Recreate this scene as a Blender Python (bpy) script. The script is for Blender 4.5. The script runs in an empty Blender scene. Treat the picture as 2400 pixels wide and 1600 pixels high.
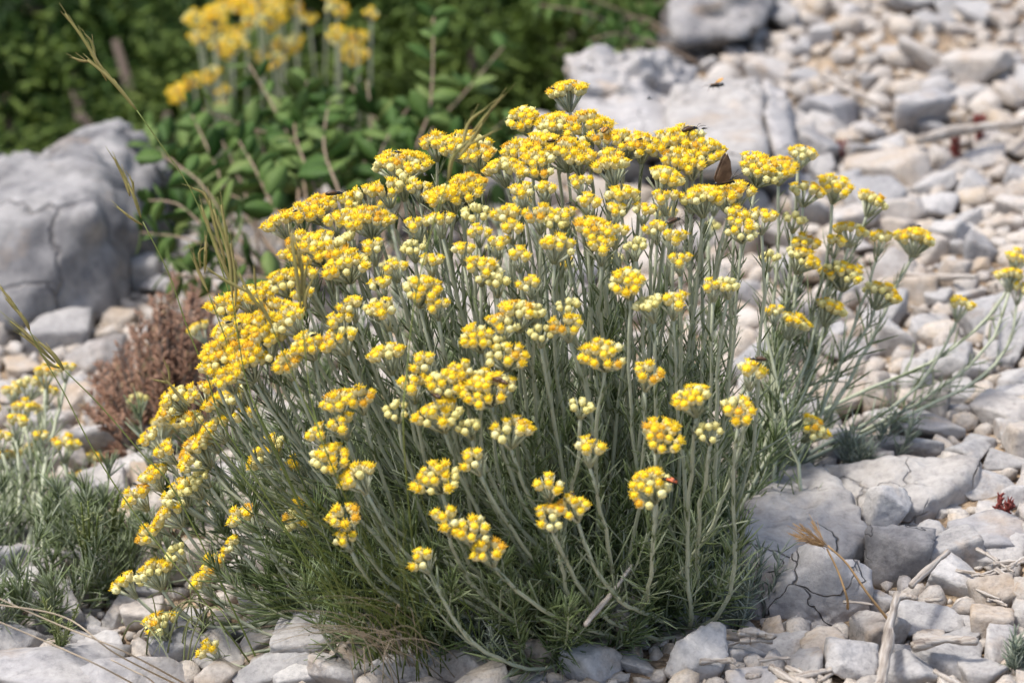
import bpy, bmesh, math, random
import numpy as np
from mathutils import Vector, Matrix, Euler, noise as mnoise
R = math.radians
rnd = random.Random(7); nr = np.random.default_rng(11)
scene = bpy.context.scene
COL = scene.collection
# ------------------------------------------------------------------ camera, sky, sun, exposure
H, PITCH, FOC = 0.72, R(22), 100.0
cam = bpy.data.cameras.new('camera'); camo = bpy.data.objects.new('camera', cam); COL.objects.link(camo)
camo.location = (0, 0, H); camo.rotation_euler = (R(90) - PITCH, 0, 0)
cam.lens = FOC; cam.sensor_width = 36; cam.clip_start = 0.05; cam.clip_end = 400
cam.dof.use_dof = True; cam.dof.focus_distance = 1.50; cam.dof.aperture_fstop = 8.5; cam.dof.aperture_blades = 0
scene.camera = camo
SUN_TO = Vector((-0.40, -0.04, 0.90)).normalized()
w = bpy.data.worlds.new('World'); scene.world = w; w.use_nodes = True
nt = w.node_tree; bg = nt.nodes['Background']; sky = nt.nodes.new('ShaderNodeTexSky')
sky.sky_type = 'NISHITA'; sky.sun_disc = False
sky.sun_elevation = math.asin(SUN_TO.z); sky.sun_rotation = math.atan2(SUN_TO.x, SUN_TO.y)
sky.dust_density = 3.0
nt.links.new(sky.outputs[0], bg.inputs[0]); bg.inputs[1].default_value = 0.15
sl = bpy.data.lights.new('sun', 'SUN'); sl.energy = 2.5; sl.angle = R(11); sl.color = (1, 0.972, 0.93)
so = bpy.data.objects.new('sun', sl); COL.objects.link(so); so.location = (0, 0, 5)
so.rotation_euler = (-SUN_TO).to_track_quat('-Z', 'Y').to_euler()
vs = scene.view_settings; vs.view_transform = 'Standard'; vs.look = 'None'; vs.gamma = 1; vs.use_curve_mapping = False
vs.exposure = 0.66

# ------------------------------------------------------------------ picture <-> place
KPX = 36.0 / FOC / 2400.0
CAM = np.array([0, 0, H]); FW = np.array([0, math.cos(PITCH), -math.sin(PITCH)]); UP = np.array([0, math.sin(PITCH), math.cos(PITCH)])
def ray(px, py):
    return FW + np.array([1., 0, 0]) * (px - 1200) * KPX + UP * (800 - py) * KPX
def at(px, py, t): return CAM + ray(px, py) * t
def proj(p):
    d = np.asarray(p) - CAM; z = d @ FW
    return 1200 + d[..., 0] / z / KPX if d.ndim > 1 else 1200 + d[0] / z / KPX, 800 - (d @ UP) / z / KPX
def sstep(a, b, x):
    t = np.clip((x - a) / (b - a), 0, 1); return t * t * (3 - 2 * t)
def ground(x, y):
    x = np.asarray(x, float); y = np.asarray(y, float)
    z = 0.16 * np.tanh(x * 0.7) + 0.05 * np.clip(y - 1.7, 0, 0.9) * sstep(0.0, 0.3, x)
    edge = 2.10 + 1.75 * np.clip(x, 0, 3) + .1 * np.clip(x, -1, 0)
    d = np.clip(y - edge, 0, None)
    z = z - 2.2 * (1 - np.exp(-0.42 * d * d / (d + 0.12)))
    z = z + 0.012 * np.sin(7.1 * x + 1.3) * np.sin(6.3 * y + .4) + 0.006 * np.sin(17 * x + 2) * np.sin(15 * y)
    return z
def hit(px, py, up=0.0):
    r = ray(px, py); t = 0.9
    for _ in range(4000):
        p = CAM + r * t
        if p[2] <= float(ground(p[0], p[1])) + up: break
        t += 0.004
    return CAM + r * t, t

# ------------------------------------------------------------------ materials
def new_mat(name):
    m = bpy.data.materials.new(name); m.use_nodes = True
    return m, m.node_tree.nodes, m.node_tree.links, m.node_tree.nodes['Principled BSDF']
def ramp(n, cols):
    r = n.new('ShaderNodeValToRGB'); el = r.color_ramp.elements
    while len(el) < len(cols): el.new(0.5)
    for e, (p, c) in zip(el, cols): e.position = p; e.color = (*c, 1)
    return r
def leafmat(name, cols, rough=0.6, trans=0.0, scale=40, spec=0.3, per_obj=False):
    """per-piece colour variation; cols = list of (pos,rgb)"""
    m, n, l, b = new_mat(name)
    g = n.new('ShaderNodeNewGeometry'); oi = n.new('ShaderNodeObjectInfo')
    nz = n.new('ShaderNodeTexNoise'); nz.inputs['Scale'].default_value = scale
    tc = n.new('ShaderNodeTexCoord'); l.new(tc.outputs['Object'], nz.inputs['Vector'])
    a = n.new('ShaderNodeMath'); a.operation = 'MULTIPLY_ADD'; a.inputs[1].default_value = 0.55
    l.new(oi.outputs['Random'] if per_obj else g.outputs['Random Per Island'], a.inputs[0])
    c = n.new('ShaderNodeMath'); c.operation = 'MULTIPLY'; c.inputs[1].default_value = 0.6
    l.new(nz.outputs[0], c.inputs[0]); l.new(c.outputs[0], a.inputs[2])
    r = ramp(n, cols); l.new(a.outputs[0], r.inputs[0]); l.new(r.outputs[0], b.inputs['Base Color'])
    b.inputs['Roughness'].default_value = rough; b.inputs['Specular IOR Level'].default_value = spec
    if trans:
        t = n.new('ShaderNodeBsdfTranslucent'); l.new(r.outputs[0], t.inputs[0])
        mx = n.new('ShaderNodeMixShader'); mx.inputs[0].default_value = trans
        l.new(b.outputs[0], mx.inputs[1]); l.new(t.outputs[0], mx.inputs[2])
        l.new(mx.outputs[0], n['Material Output'].inputs[0])
    return m
def plain(name, rgb, rough=0.6, spec=0.3):
    return leafmat(name, [(0.2, tuple(c * 0.82 for c in rgb)), (0.9, tuple(min(1, c * 1.15) for c in rgb))], rough, spec=spec)
def stonemat(name, cols, island=False, scale=1.0, crack=0.0, cw=0.012):
    m, n, l, b = new_mat(name)
    tc = n.new('ShaderNodeTexCoord'); geo = n.new('ShaderNodeNewGeometry'); oi = n.new('ShaderNodeObjectInfo')
    rsrc = geo.outputs['Random Per Island'] if island else oi.outputs['Random']
    base = ramp(n, cols); base.color_ramp.interpolation = 'LINEAR'; l.new(rsrc, base.inputs[0])
    pos = n.new('ShaderNodeVectorMath'); pos.operation = 'ADD'      # world position + random offset
    off = n.new('ShaderNodeVectorMath'); off.operation = 'SCALE'; off.inputs[0].default_value = (7, 3, 5)
    l.new(rsrc, off.inputs['Scale']); l.new(geo.outputs['Position'], pos.inputs[0]); l.new(off.outputs[0], pos.inputs[1])
    def noi(s, d=5, rough=.6):
        x = n.new('ShaderNodeTexNoise'); x.inputs['Scale'].default_value = s * scale; x.inputs['Detail'].default_value = d
        x.inputs['Roughness'].default_value = rough; l.new(pos.outputs[0], x.inputs['Vector']); return x
    def mix(mode, fac, a, bb):
        x = n.new('ShaderNodeMix'); x.data_type = 'RGBA'; x.blend_type = mode
        if isinstance(fac, float): x.inputs[0].default_value = fac
        else: l.new(fac, x.inputs[0])
        l.new(a, x.inputs[6])
        if isinstance(bb, tuple): x.inputs[7].default_value = (*bb, 1)
        else: l.new(bb, x.inputs[7])
        return x.outputs[2]
    n1 = noi(55); r1 = ramp(n, [(.36, (.0, .0, .0)), (.62, (1, 1, 1))]); l.new(n1.outputs[0], r1.inputs[0])
    f1 = n.new('ShaderNodeMath'); f1.operation = 'MULTIPLY'; f1.inputs[1].default_value = .55; l.new(r1.outputs[0], f1.inputs[0])
    c = mix('MIX', f1.outputs[0], base.outputs[0], (.50, .478, .452))        # pale weathering
    n2 = noi(34); r2 = ramp(n, [(.57, (0, 0, 0)), (.72, (1, 1, 1))]); l.new(n2.outputs[0], r2.inputs[0])
    f2 = n.new('ShaderNodeMath'); f2.operation = 'MULTIPLY'; f2.inputs[1].default_value = .5; l.new(r2.outputs[0], f2.inputs[0])
    c = mix('MIX', f2.outputs[0], c, (.40, .28, .17))                      # ochre stain
    n3 = noi(260, 6, .7); r3 = ramp(n, [(.3, (.50, .50, .52)), (.45, (.84, .83, .82)), (.64, (1.08, 1.07, 1.06))]); l.new(n3.outputs[0], r3.inputs[0])
    c = mix('MULTIPLY', 0.8, c, r3.outputs[0])
    vf = n.new('ShaderNodeTexVoronoi'); vf.feature = 'DISTANCE_TO_EDGE'; vf.inputs['Scale'].default_value = 30 * scale
    dn = noi(45, 3); dv = n.new('ShaderNodeVectorMath'); dv.operation = 'MULTIPLY_ADD'; dv.inputs[1].default_value = (.05, .05, .05)
    l.new(dn.outputs['Color'], dv.inputs[0]); l.new(pos.outputs[0], dv.inputs[2]); l.new(dv.outputs[0], vf.inputs['Vector'])
    hmul = None
    if crack:
        rc = ramp(n, [(0.0, (1, 1, 1)), (cw, (0, 0, 0))]); l.new(vf.outputs['Distance'], rc.inputs[0])
        msk = noi(14, 2); rm = ramp(n, [(.40, (0, 0, 0)), (.50, (1, 1, 1))]); l.new(msk.outputs[0], rm.inputs[0])
        fm = n.new('ShaderNodeMath'); fm.operation = 'MULTIPLY'; l.new(rc.outputs[0], fm.inputs[0]); l.new(rm.outputs[0], fm.inputs[1])
        fc = n.new('ShaderNodeMath'); fc.operation = 'MULTIPLY'; fc.inputs[1].default_value = crack; l.new(fm.outputs[0], fc.inputs[0])
        c = mix('MIX', fc.outputs[0], c, (.07, .06, .055)); hmul = fm
    l.new(c, b.inputs['Base Color']); b.inputs['Roughness'].default_value = .92; b.inputs['Specular IOR Level'].default_value = .15
    bm1 = n.new('ShaderNodeBump'); bm1.inputs['Strength'].default_value = .55; bm1.inputs['Distance'].default_value = .004
    nb = noi(120, 8, .68); l.new(nb.outputs[0], bm1.inputs['Height'])
    if hmul:
        bm2 = n.new('ShaderNodeBump'); bm2.invert = True; bm2.inputs['Strength'].default_value = .8; bm2.inputs['Distance'].default_value = .004
        l.new(hmul.outputs[0], bm2.inputs['Height']); l.new(bm1.outputs[0], bm2.inputs['Normal']); l.new(bm2.outputs[0], b.inputs['Normal'])
    else: l.new(bm1.outputs[0], b.inputs['Normal'])
    return m
STC = [(.0, (.24, .235, .235)), (.18, (.44, .415, .39)), (.34, (.32, .312, .31)), (.5, (.50, .478, .455)), (.62, (.44, .34, .24)), (.70, (.48, .46, .44)), (.79, (.39, .31, .23)), (.88, (.23, .228, .235)), (1., (.52, .50, .475))]
M = {}
M['stone'] = stonemat('limestone_scree', STC)
M['gravel'] = stonemat('limestone_gravel', [(.0, (.40, .36, .32)), (.25, (.55, .47, .38)), (.5, (.60, .55, .49)), (.75, (.50, .40, .29)), (1, (.46, .44, .43))], island=True, scale=2)
M['rock'] = stonemat('grey_limestone', [(0, (.40, .38, .37)), (1, (.44, .42, .41))], scale=.6, crack=.7, cw=.014)
M['bedrock'] = stonemat('bedrock_limestone', [(0, (.37, .345, .32)), (1, (.41, .38, .35))], scale=.55, crack=.75, cw=.016)
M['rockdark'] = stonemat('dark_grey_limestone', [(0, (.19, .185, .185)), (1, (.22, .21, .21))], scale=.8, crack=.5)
M['rockmid'] = stonemat('mid_grey_limestone', [(0, (.30, .29, .295)), (1, (.33, .32, .32))], scale=.5)
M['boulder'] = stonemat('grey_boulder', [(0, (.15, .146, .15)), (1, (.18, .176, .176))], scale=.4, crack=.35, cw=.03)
M['rockwhite'] = stonemat('white_limestone', [(0, (.52, .50, .48)), (1, (.58, .55, .52))], scale=.9)
M['rocktan'] = stonemat('tan_limestone', [(0, (.45, .34, .22)), (1, (.5, .38, .25))], scale=.9)
def soilmat():
    m, n, l, b = new_mat('scree_soil')
    g = n.new('ShaderNodeNewGeometry'); a = n.new('ShaderNodeTexNoise'); a.inputs['Scale'].default_value = 9; a.inputs['Detail'].default_value = 8
    l.new(g.outputs['Position'], a.inputs['Vector'])
    r = ramp(n, [(.35, (.17, .12, .08)), (.55, (.36, .26, .165)), (.72, (.44, .36, .27))]); l.new(a.outputs[0], r.inputs[0])
    v = n.new('ShaderNodeTexVoronoi'); v.inputs['Scale'].default_value = 260; l.new(g.outputs['Position'], v.inputs['Vector'])
    mx = n.new('ShaderNodeMix'); mx.data_type = 'RGBA'; mx.blend_type = 'OVERLAY'; mx.inputs[0].default_value = .45
    hs = n.new('ShaderNodeRGBToBW'); l.new(v.outputs['Color'], hs.inputs[0])
    l.new(r.outputs[0], mx.inputs[6]); l.new(hs.outputs[0], mx.inputs[7]); l.new(mx.outputs[2], b.inputs['Base Color'])
    bp = n.new('ShaderNodeBump'); bp.inputs['Distance'].default_value = .004; bp.invert = True; l.new(v.outputs['Distance'], bp.inputs['Height'])
    l.new(bp.outputs[0], b.inputs['Normal']); b.inputs['Roughness'].default_value = .95
    return m
M['soil'] = soilmat()
M['stem'] = leafmat('woolly_stem', [(.2, (.30, .325, .20)), (.5, (.40, .42, .28)), (.9, (.50, .515, .39))], .85, scale=300)
M['leaf'] = leafmat('linear_leaf', [(.15, (.10, .135, .045)), (.42, (.185, .235, .095)), (.66, (.30, .35, .20)), (.95, (.46, .49, .38))], .6, .28, scale=60)
M['lowleaf'] = leafmat('low_green_leaf', [(.15, (.090, .130, .036)), (.45, (.165, .22, .078)), (.75, (.25, .31, .15)), (.97, (.40, .43, .29))], .6, .28, scale=60)
M['silver'] = leafmat('silvery_leaf', [(.15, (.12, .15, .10)), (.5, (.22, .255, .19)), (.95, (.42, .45, .38))], .8, .05, scale=60)
M['bract'] = leafmat('cream_bract', [(.15, (.74, .60, .19)), (.5, (.81, .70, .31)), (.95, (.85, .78, .46))], .55, .12, scale=300)
M['bud'] = leafmat('pale_bud', [(.15, (.70, .61, .17)), (.5, (.79, .71, .28)), (.95, (.84, .79, .42))], .5, .12, scale=300)
M['floret'] = leafmat('yellow_floret', [(.15, (.88, .50, .010)), (.5, (.93, .64, .018)), (.95, (.95, .73, .05))], .6, .15, scale=500)
M['roundleaf'] = leafmat('oval_leaf', [(.2, (.05, .115, .022)), (.45, (.09, .175, .035)), (.7, (.17, .26, .065)), (.95, (.29, .35, .12))], .6, .4, scale=18, per_obj=True)
M['oldfloret'] = leafmat('ripe_floret', [(.15, (.62, .29, .012)), (.5, (.78, .42, .02)), (.95, (.86, .52, .03))], .6, .15, scale=500)
M['roundleafmass'] = leafmat('oval_leaf_mass', [(.2, (.05, .115, .022)), (.45, (.09, .175, .035)), (.7, (.17, .26, .065)), (.95, (.29, .35, .12))], .6, .4, scale=18)
M['twigred'] = leafmat('reddish_twig', [(.2, (.20, .13, .09)), (.9, (.34, .26, .18))], .8)
M['darkleaf'] = leafmat('dark_shrub_leaf', [(.2, (.014, .040, .006)), (.5, (.032, .078, .011)), (.8, (.065, .125, .018)), (1, (.12, .18, .03))], .5, .3, scale=4)
M['oliveleaf'] = leafmat('olive_shrub_leaf', [(.2, (.06, .10, .015)), (.5, (.11, .17, .03)), (.8, (.17, .24, .045)), (1, (.24, .30, .07))], .6, .4, scale=4)
M['bark'] = plain('bark', (.12, .09, .07), .9)
M['brown'] = leafmat('dry_thyme', [(.15, (.16, .085, .05)), (.45, (.28, .155, .10)), (.8, (.40, .245, .165)), (.97, (.16, .19, .07))], .85, .1, scale=30)
M['grass'] = leafmat('grass_stalk', [(.2, (.10, .15, .03)), (.6, (.17, .21, .05)), (1, (.26, .26, .09))], .5, .1)
M['spike'] = leafmat('grass_spikelet', [(.2, (.16, .18, .04)), (.5, (.25, .23, .07)), (.9, (.38, .29, .12))], .6, .15, scale=90)
M['straw'] = leafmat('dry_straw', [(.2, (.38, .29, .19)), (.9, (.58, .48, .35))], .7, .1)
M['brome'] = leafmat('dry_brome', [(.2, (.33, .19, .085)), (.9, (.56, .36, .17))], .7, .15)
M['red'] = plain('red_sedum', (.20, .045, .035), .5)
M['lime'] = leafmat('lime_leaf', [(.2, (.13, .17, .06)), (.9, (.36, .38, .18))], .6, .2)
M['black'] = plain('black_shell', (.012, .011, .010), .25, .6)
M['brownshell'] = plain('brown_shell', (.09, .042, .015), .35, .5)
M['orange'] = plain('orange_shell', (.62, .12, .02), .35, .5)
M['amber'] = plain('amber_wing_case', (.55, .26, .03), .4, .5)
M['wing'] = leafmat('brown_wing', [(.35, (.10, .06, .035)), (.5, (.22, .14, .085)), (.62, (.33, .25, .17))], .85, scale=260, per_obj=True)
def woodmat():
    m, n, l, b = new_mat('weathered_wood'); tc = n.new('ShaderNodeTexCoord'); oi = n.new('ShaderNodeObjectInfo')
    mp = n.new('ShaderNodeMapping'); mp.inputs['Scale'].default_value = (25, 500, 500); l.new(tc.outputs['Object'], mp.inputs[0])
    a = n.new('ShaderNodeTexNoise'); a.inputs['Scale'].default_value = 1; a.inputs['Detail'].default_value = 5; l.new(mp.outputs[0], a.inputs['Vector'])
    r = ramp(n, [(.3, (.13, .10, .08)), (.5, (.36, .31, .26)), (.72, (.52, .48, .43))]); l.new(a.outputs[0], r.inputs[0]); l.new(r.outputs[0], b.inputs['Base Color'])
    bp = n.new('ShaderNodeBump'); bp.inputs['Distance'].default_value = .0015; l.new(a.outputs[0], bp.inputs['Height']); l.new(bp.outputs[0], b.inputs['Normal'])
    b.inputs['Roughness'].default_value = .9; return m
M['wood'] = woodmat()

# ------------------------------------------------------------------ mesh helpers
class MB:
    def __init__(s): s.v = []; s.f = []; s.m = []; s.n = 0
    def add(s, v, f, mi=0):
        v = np.asarray(v, float).reshape(-1, 3); f = np.asarray(f, int).reshape(-1, 3)
        s.v.append(v); s.f.append(f + s.n); s.m.append(np.full(len(f), mi, int)); s.n += len(v)
    def tube(s, pts, rad, k=6, mi=0, cap=True):
        P = np.asarray(pts, float); n = len(P); rad = np.broadcast_to(np.asarray(rad, float), (n,))
        T = np.gradient(P, axis=0); T /= np.linalg.norm(T, axis=1)[:, None] + 1e-12
        a = np.cross(T[0], [0, 0, 1.]); 
        if np.linalg.norm(a) < 1e-3: a = np.cross(T[0], [0, 1., 0])
        a /= np.linalg.norm(a); ang = np.arange(k) * 2 * math.pi / k; V = []
        for i in range(n):
            a = a - T[i] * (a @ T[i]); a /= np.linalg.norm(a) + 1e-12; b = np.cross(T[i], a)
            V.append(P[i] + rad[i] * (np.cos(ang)[:, None] * a + np.sin(ang)[:, None] * b))
        V = np.concatenate(V); F = []
        for i in range(n - 1):
            for j in range(k):
                p, q = i * k + j, i * k + (j + 1) % k; F += [(p, q, q + k), (p, q + k, p + k)]
        if cap:
            for o, fl in ((0, 1), ((n - 1) * k, 0)):
                for j in range(1, k - 1): F.append((o, o + j + 1, o + j) if fl else (o, o + j, o + j + 1))
        s.add(V, F, mi)
    def build(s, name, mats, parent=None, smooth=True, kind=None, mesh_only=False):
        V = np.concatenate(s.v); F = np.concatenate(s.f); mi = np.concatenate(s.m)
        me = bpy.data.meshes.new(name); me.vertices.add(len(V)); me.vertices.foreach_set('co', V.ravel())
        me.loops.add(len(F) * 3); me.loops.foreach_set('vertex_index', F.ravel())
        me.polygons.add(len(F)); me.polygons.foreach_set('loop_start', np.arange(len(F)) * 3)
        me.polygons.foreach_set('material_index', mi)
        me.polygons.foreach_set('use_smooth', np.full(len(F), smooth))
        for m in (mats if isinstance(mats, (list, tuple)) else [mats]): me.materials.append(M[m] if isinstance(m, str) else m)
        me.update(calc_edges=True); me.validate()
        return me if mesh_only else obj(name, me, parent, kind)
def obj(name, me, parent=None, kind=None):
    o = bpy.data.objects.new(name, me); COL.objects.link(o); o.parent = parent
    if kind: o['kind'] = kind
    return o
def tag(o, label, cat, group=None):
    o['label'] = label; o['category'] = cat
    if group: o['group'] = group
    return o
def thing(name, label, cat, loc=(0, 0, 0), group=None):
    o = bpy.data.objects.new(name, None); COL.objects.link(o); o.location = loc; o.empty_display_size = .02
    return tag(o, label, cat, group)
def nrm(v): v = np.asarray(v, float); return v / (np.linalg.norm(v, axis=-1, keepdims=True) + 1e-12)
def bez(p0, p1, p2, p3, n):
    t = np.linspace(0, 1, n)[:, None]
    return (1 - t) ** 3 * p0 + 3 * (1 - t) ** 2 * t * p1 + 3 * (1 - t) * t * t * p2 + t ** 3 * p3
def spline(pts, n):
    P = np.asarray(pts, float); L = np.r_[0, np.cumsum(np.linalg.norm(np.diff(P, axis=0), axis=1))]
    Q = np.vstack([2 * P[0] - P[1], P, 2 * P[-1] - P[-2]]); out = []
    for s in np.linspace(0, L[-1], n):
        i = min(max(np.searchsorted(L, s) - 1, 0), len(P) - 2); t = (s - L[i]) / (L[i + 1] - L[i] + 1e-12)
        a, b, c, d = Q[i:i + 4]
        out.append(.5 * (2 * b + (c - a) * t + (2 * a - 5 * b + 4 * c - d) * t * t + (3 * b - a - 3 * c + d) * t ** 3))
    return np.array(out)
def needles(mb, base, dirs, bend, L, W, nseg=3, mi=0):
    """N slender leaves with a triangular section; base,dirs,bend (N,3), L,W (N,)"""
    base, dirs, bend = map(np.asarray, (base, dirs, bend)); N = len(base)
    if N == 0: return
    d = nrm(dirs); s = nrm(np.cross(d, bend + 1e-4)); nrm_ = nrm(np.cross(s, d)); V = np.zeros((N, (nseg + 1) * 3, 3))
    for i in range(nseg + 1):
        t = i / nseg; c = base + d * (L * t)[:, None] + bend * (L * t * t)[:, None]
        ww = W * (.55 + .9 * t - 1.2 * t * t) if i else W * .5
        V[:, i * 3] = c + s * ww[:, None]; V[:, i * 3 + 1] = c - s * ww[:, None]; V[:, i * 3 + 2] = c - nrm_ * (ww * .9)[:, None]
    f = []
    for i in range(nseg):
        for j in range(3):
            p, q = i * 3 + j, i * 3 + (j + 1) % 3; f += [(p, q, q + 3), (p, q + 3, p + 3)]
    f.append((nseg * 3, nseg * 3 + 1, nseg * 3 + 2)); f = np.array(f)
    F = (f[None] + (np.arange(N) * (nseg + 1) * 3)[:, None, None]).reshape(-1, 3)
    mb.add(V.reshape(-1, 3), F, mi)

# ------------------------------------------------------------------ rocks: planes cut out of a ball, rounded and roughened
_ico = {}
def ico(sub):
    if sub not in _ico:
        bm = bmesh.new(); bmesh.ops.create_icosphere(bm, subdivisions=sub, radius=1); bm.verts.ensure_lookup_table()
        _ico[sub] = (np.array([v.co[:] for v in bm.verts]), np.array([[v.index for v in f.verts] for f in bm.faces])); bm.free()
    return _ico[sub]
def plane_radius(D, N, h, sharp):
    q = np.clip(D @ N.T, 1e-4, None) / h          # 1/r per plane
    m = q.max(1, keepdims=True)
    return 1.0 / (m[:, 0] * (np.exp(sharp * (q / m - 1)).sum(1)) ** (1 / sharp))
def rough(V, scale, amp, seed, octs=3):
    o = Vector((seed * 3.7, seed * 1.9, seed * .7)); out = np.zeros(len(V))
    for i, v in enumerate(V): out[i] = mnoise.fractal(Vector(v) * scale + o, .8, 2.1, octs)
    return out * amp
def unit_rock(seed, sub=3, nplanes=13, sharp=26, amp=.05):
    g = np.random.default_rng(seed); D, F = ico(sub)
    N = nrm(g.normal(size=(nplanes, 3))); h = g.uniform(.48, .92, nplanes)
    N = np.vstack([N, [[0, 0, 1], [0, 0, -1], [1, 0, 0], [-1, 0, 0], [0, 1, 0], [0, -1, 0]]]); h = np.r_[h, g.uniform(.8, 1.1, 6)]
    r = plane_radius(D, N, h, sharp); V = D * r[:, None]
    V = V * (1 + rough(V, 1.6, amp, seed) + rough(V, 7, amp * .7, seed + 50, 4))[:, None]
    lo, hi = V.min(0), V.max(0); V = (V - (lo + hi) / 2) / ((hi - lo) / 2)
    return V, F
STONES = []
for i in range(30):
    V, F = unit_rock(100 + i, 4, rnd.randint(5, 10), rnd.choice([70, 150, 260]), rnd.uniform(.02, .045))
    mb = MB(); mb.add(V, F); STONES.append(mb.build('stone', 'stone', mesh_only=True))
def hull_rock(name, pts, mat, label=None, cat='rock', sub=5, sharp=40, amp=.012, nscale=18, parent=None, group=None, seed=1):
    """closed rock whose planes come from the hull of world points; real thickness all round"""
    P = np.asarray(pts, float); c = P.mean(0); bm = bmesh.new()
    for p in P: bm.verts.new(p - c)
    bmesh.ops.convex_hull(bm, input=bm.verts[:]); bm.normal_update(); N = []; h = []
    for f in bm.faces:
        n = np.array(f.normal[:]); q = np.array(f.calc_center_median()[:]); dd = n @ q
        if dd < 0: n, dd = -n, -dd
        if f.calc_area() > 1e-8 and dd > 1e-5: N.append(n); h.append(dd)
    bm.free(); D, F = ico(sub); r = plane_radius(D, np.array(N), np.array(h), sharp); V = D * r[:, None]
    V = V + D * (rough(V, nscale, amp, seed, 5) )[:, None]
    mb = MB(); mb.add(V, F); o = mb.build(name, mat, parent); o.location = c
    if label: tag(o, label, cat, group)
    return o

# ------------------------------------------------------------------ ground
def build_ground():
    xs = np.r_[np.linspace(-90, -6, 15), np.linspace(-5, -1.1, 14), np.arange(-1, 1.3, .02), np.linspace(1.4, 5, 14), np.linspace(6, 90, 15)]
    ys = np.r_[np.linspace(-60, -3, 12), np.linspace(-2, .8, 10), np.arange(.9, 3.3, .02), np.linspace(3.4, 9, 24), np.linspace(10, 160, 20)]
    X, Y = np.meshgrid(xs, ys); Z = ground(X, Y)
    Z = Z + nr.normal(0, .0015, Z.shape) * ((np.abs(X) < 1.3) & (Y > .9) & (Y < 3.3))
    nx, ny = len(xs), len(ys); idx = np.arange(nx * ny).reshape(ny, nx)
    a, b, c, d = idx[:-1, :-1].ravel(), idx[:-1, 1:].ravel(), idx[1:, 1:].ravel(), idx[1:, :-1].ravel()
    mb = MB(); mb.add(np.stack([X, Y, Z], -1).reshape(-1, 3), np.vstack([np.stack([a, b, c], 1), np.stack([a, c, d], 1)]))
    o = mb.build('ground', 'soil'); o['kind'] = 'structure'; return o
GROUND = build_ground()

placed = []                                     # x, y, radius of every stone set by hand
def fit_box(box, k=.9, lift=0.):
    x0, y0, x1, y1 = box; cx, cy = (x0 + x1) / 2, (y0 + y1) / 2
    _, t = hit(cx, cy)
    for _ in range(3):
        phi = math.asin(-nrm(ray(cx, cy))[2]); a = (x1 - x0) * KPX * t / 2; A = (y1 - y0) * KPX * t / 2
        b = a * k; b = min(b, A / math.sin(phi) * .85)
        c = math.sqrt(max(A * A - (b * math.sin(phi)) ** 2, 1e-9)) / math.cos(phi); c = min(max(c, .35 * a), 1.25 * a)
        p, t = hit(cx, cy, c * .55 + lift)
    return p, a, b, c
def stone_at(p, a, b, c, parent, mi=None, yaw=None, tilt=.18, mat=None):
    me = STONES[rnd.randrange(len(STONES)) if mi is None else mi]
    o = obj('stone', me, parent); o.location = p; o.scale = (a, b, c)
    o.rotation_euler = (rnd.uniform(-tilt, tilt), rnd.uniform(-tilt, tilt), (rnd.choice([0, math.pi]) + rnd.uniform(-.25, .25)) if yaw is None else yaw)
    return o
BOX = '''2299 120 2357 186|1985 362 2178 458|2045 451 2190 540|2123 455 2240 530|2260 348 2354 406|2292 437 2400 496|2237 489 2302 545
2350 389 2410 455|2165 341 2237 403|2037 317 2123 362|2123 330 2200 375|2140 400 2240 465|2240 396 2312 492|2147 275 2237 337|2326 203 2410 275
2292 210 2347 258|2171 158 2227 213|2140 34 2240 86|2213 52 2271 93|1855 448 1948 540|1951 475 2055 560|2233 530 2302 557|2216 564 2258 609
2261 557 2316 602|2203 602 2261 647|2268 602 2320 644|2150 540 2216 640|2027 592 2103 633|2051 757 2154 850|2130 737 2230 798|2168 681 2237 733
2240 671 2313 719|2099 843 2192 943|2192 778 2275 847|2234 840 2330 909|2144 902 2282 953|2085 960 2247 1047|2051 1022 2216 1070|2034 881 2099 953
1979 754 2034 819|2337 981 2410 1047|2244 1012 2333 1067|2337 909 2410 967|1893 764 1986 840|1944 1002 2034 1036|2220 947 2282 981
2120 1201 2192 1242|2161 1174 2254 1218|2244 1101 2382 1177|2309 1060 2410 1115|2340 1143 2410 1205|2295 1346 2354 1390|2103 1408 2254 1511
2271 1428 2371 1521|2368 1397 2430 1494|2196 1446 2282 1490|2013 1387 2096 1446|1793 1422 1841 1460|1834 1439 1872 1490|1865 1422 1917 1463|1855 1453 1900 1494
1783 1453 1831 1490|1900 1470 1990 1540|1755 1494 1886 1566|2134 1500 2292 1600|2237 1542 2371 1630|2092 1511 2141 1559|1454 1535 1544 1587|1155 1575 1290 1640
313 1404 365 1446|175 1446 241 1494|255 1475 285 1502|196 1420 238 1450|516 1549 568 1597|0 723 114 799|62 737 213 840|0 840 114 895|151 788 293 892
165 680 241 740|241 590 379 700|330 640 420 700|420 560 480 640|0 900 90 960|140 900 230 980|2015 175 2050 215|1890 60 1950 110|1950 120 2010 165
1860 100 1900 150|1700 110 1760 150|1740 130 1810 180|1990 30 2060 75|2060 110 2120 155|1760 70 1800 110|1640 130 1690 180|1850 160 1920 205|2290 1260 2400 1330'''
for ln in BOX.replace('\n', '|').split('|'):
    bx = list(map(float, ln.split())); p, a, b, c = fit_box(bx)
    stone_at(p, a * 1.04, b, c, GROUND); placed.append((p[0], p[1], (a + b) / 2))

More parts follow.
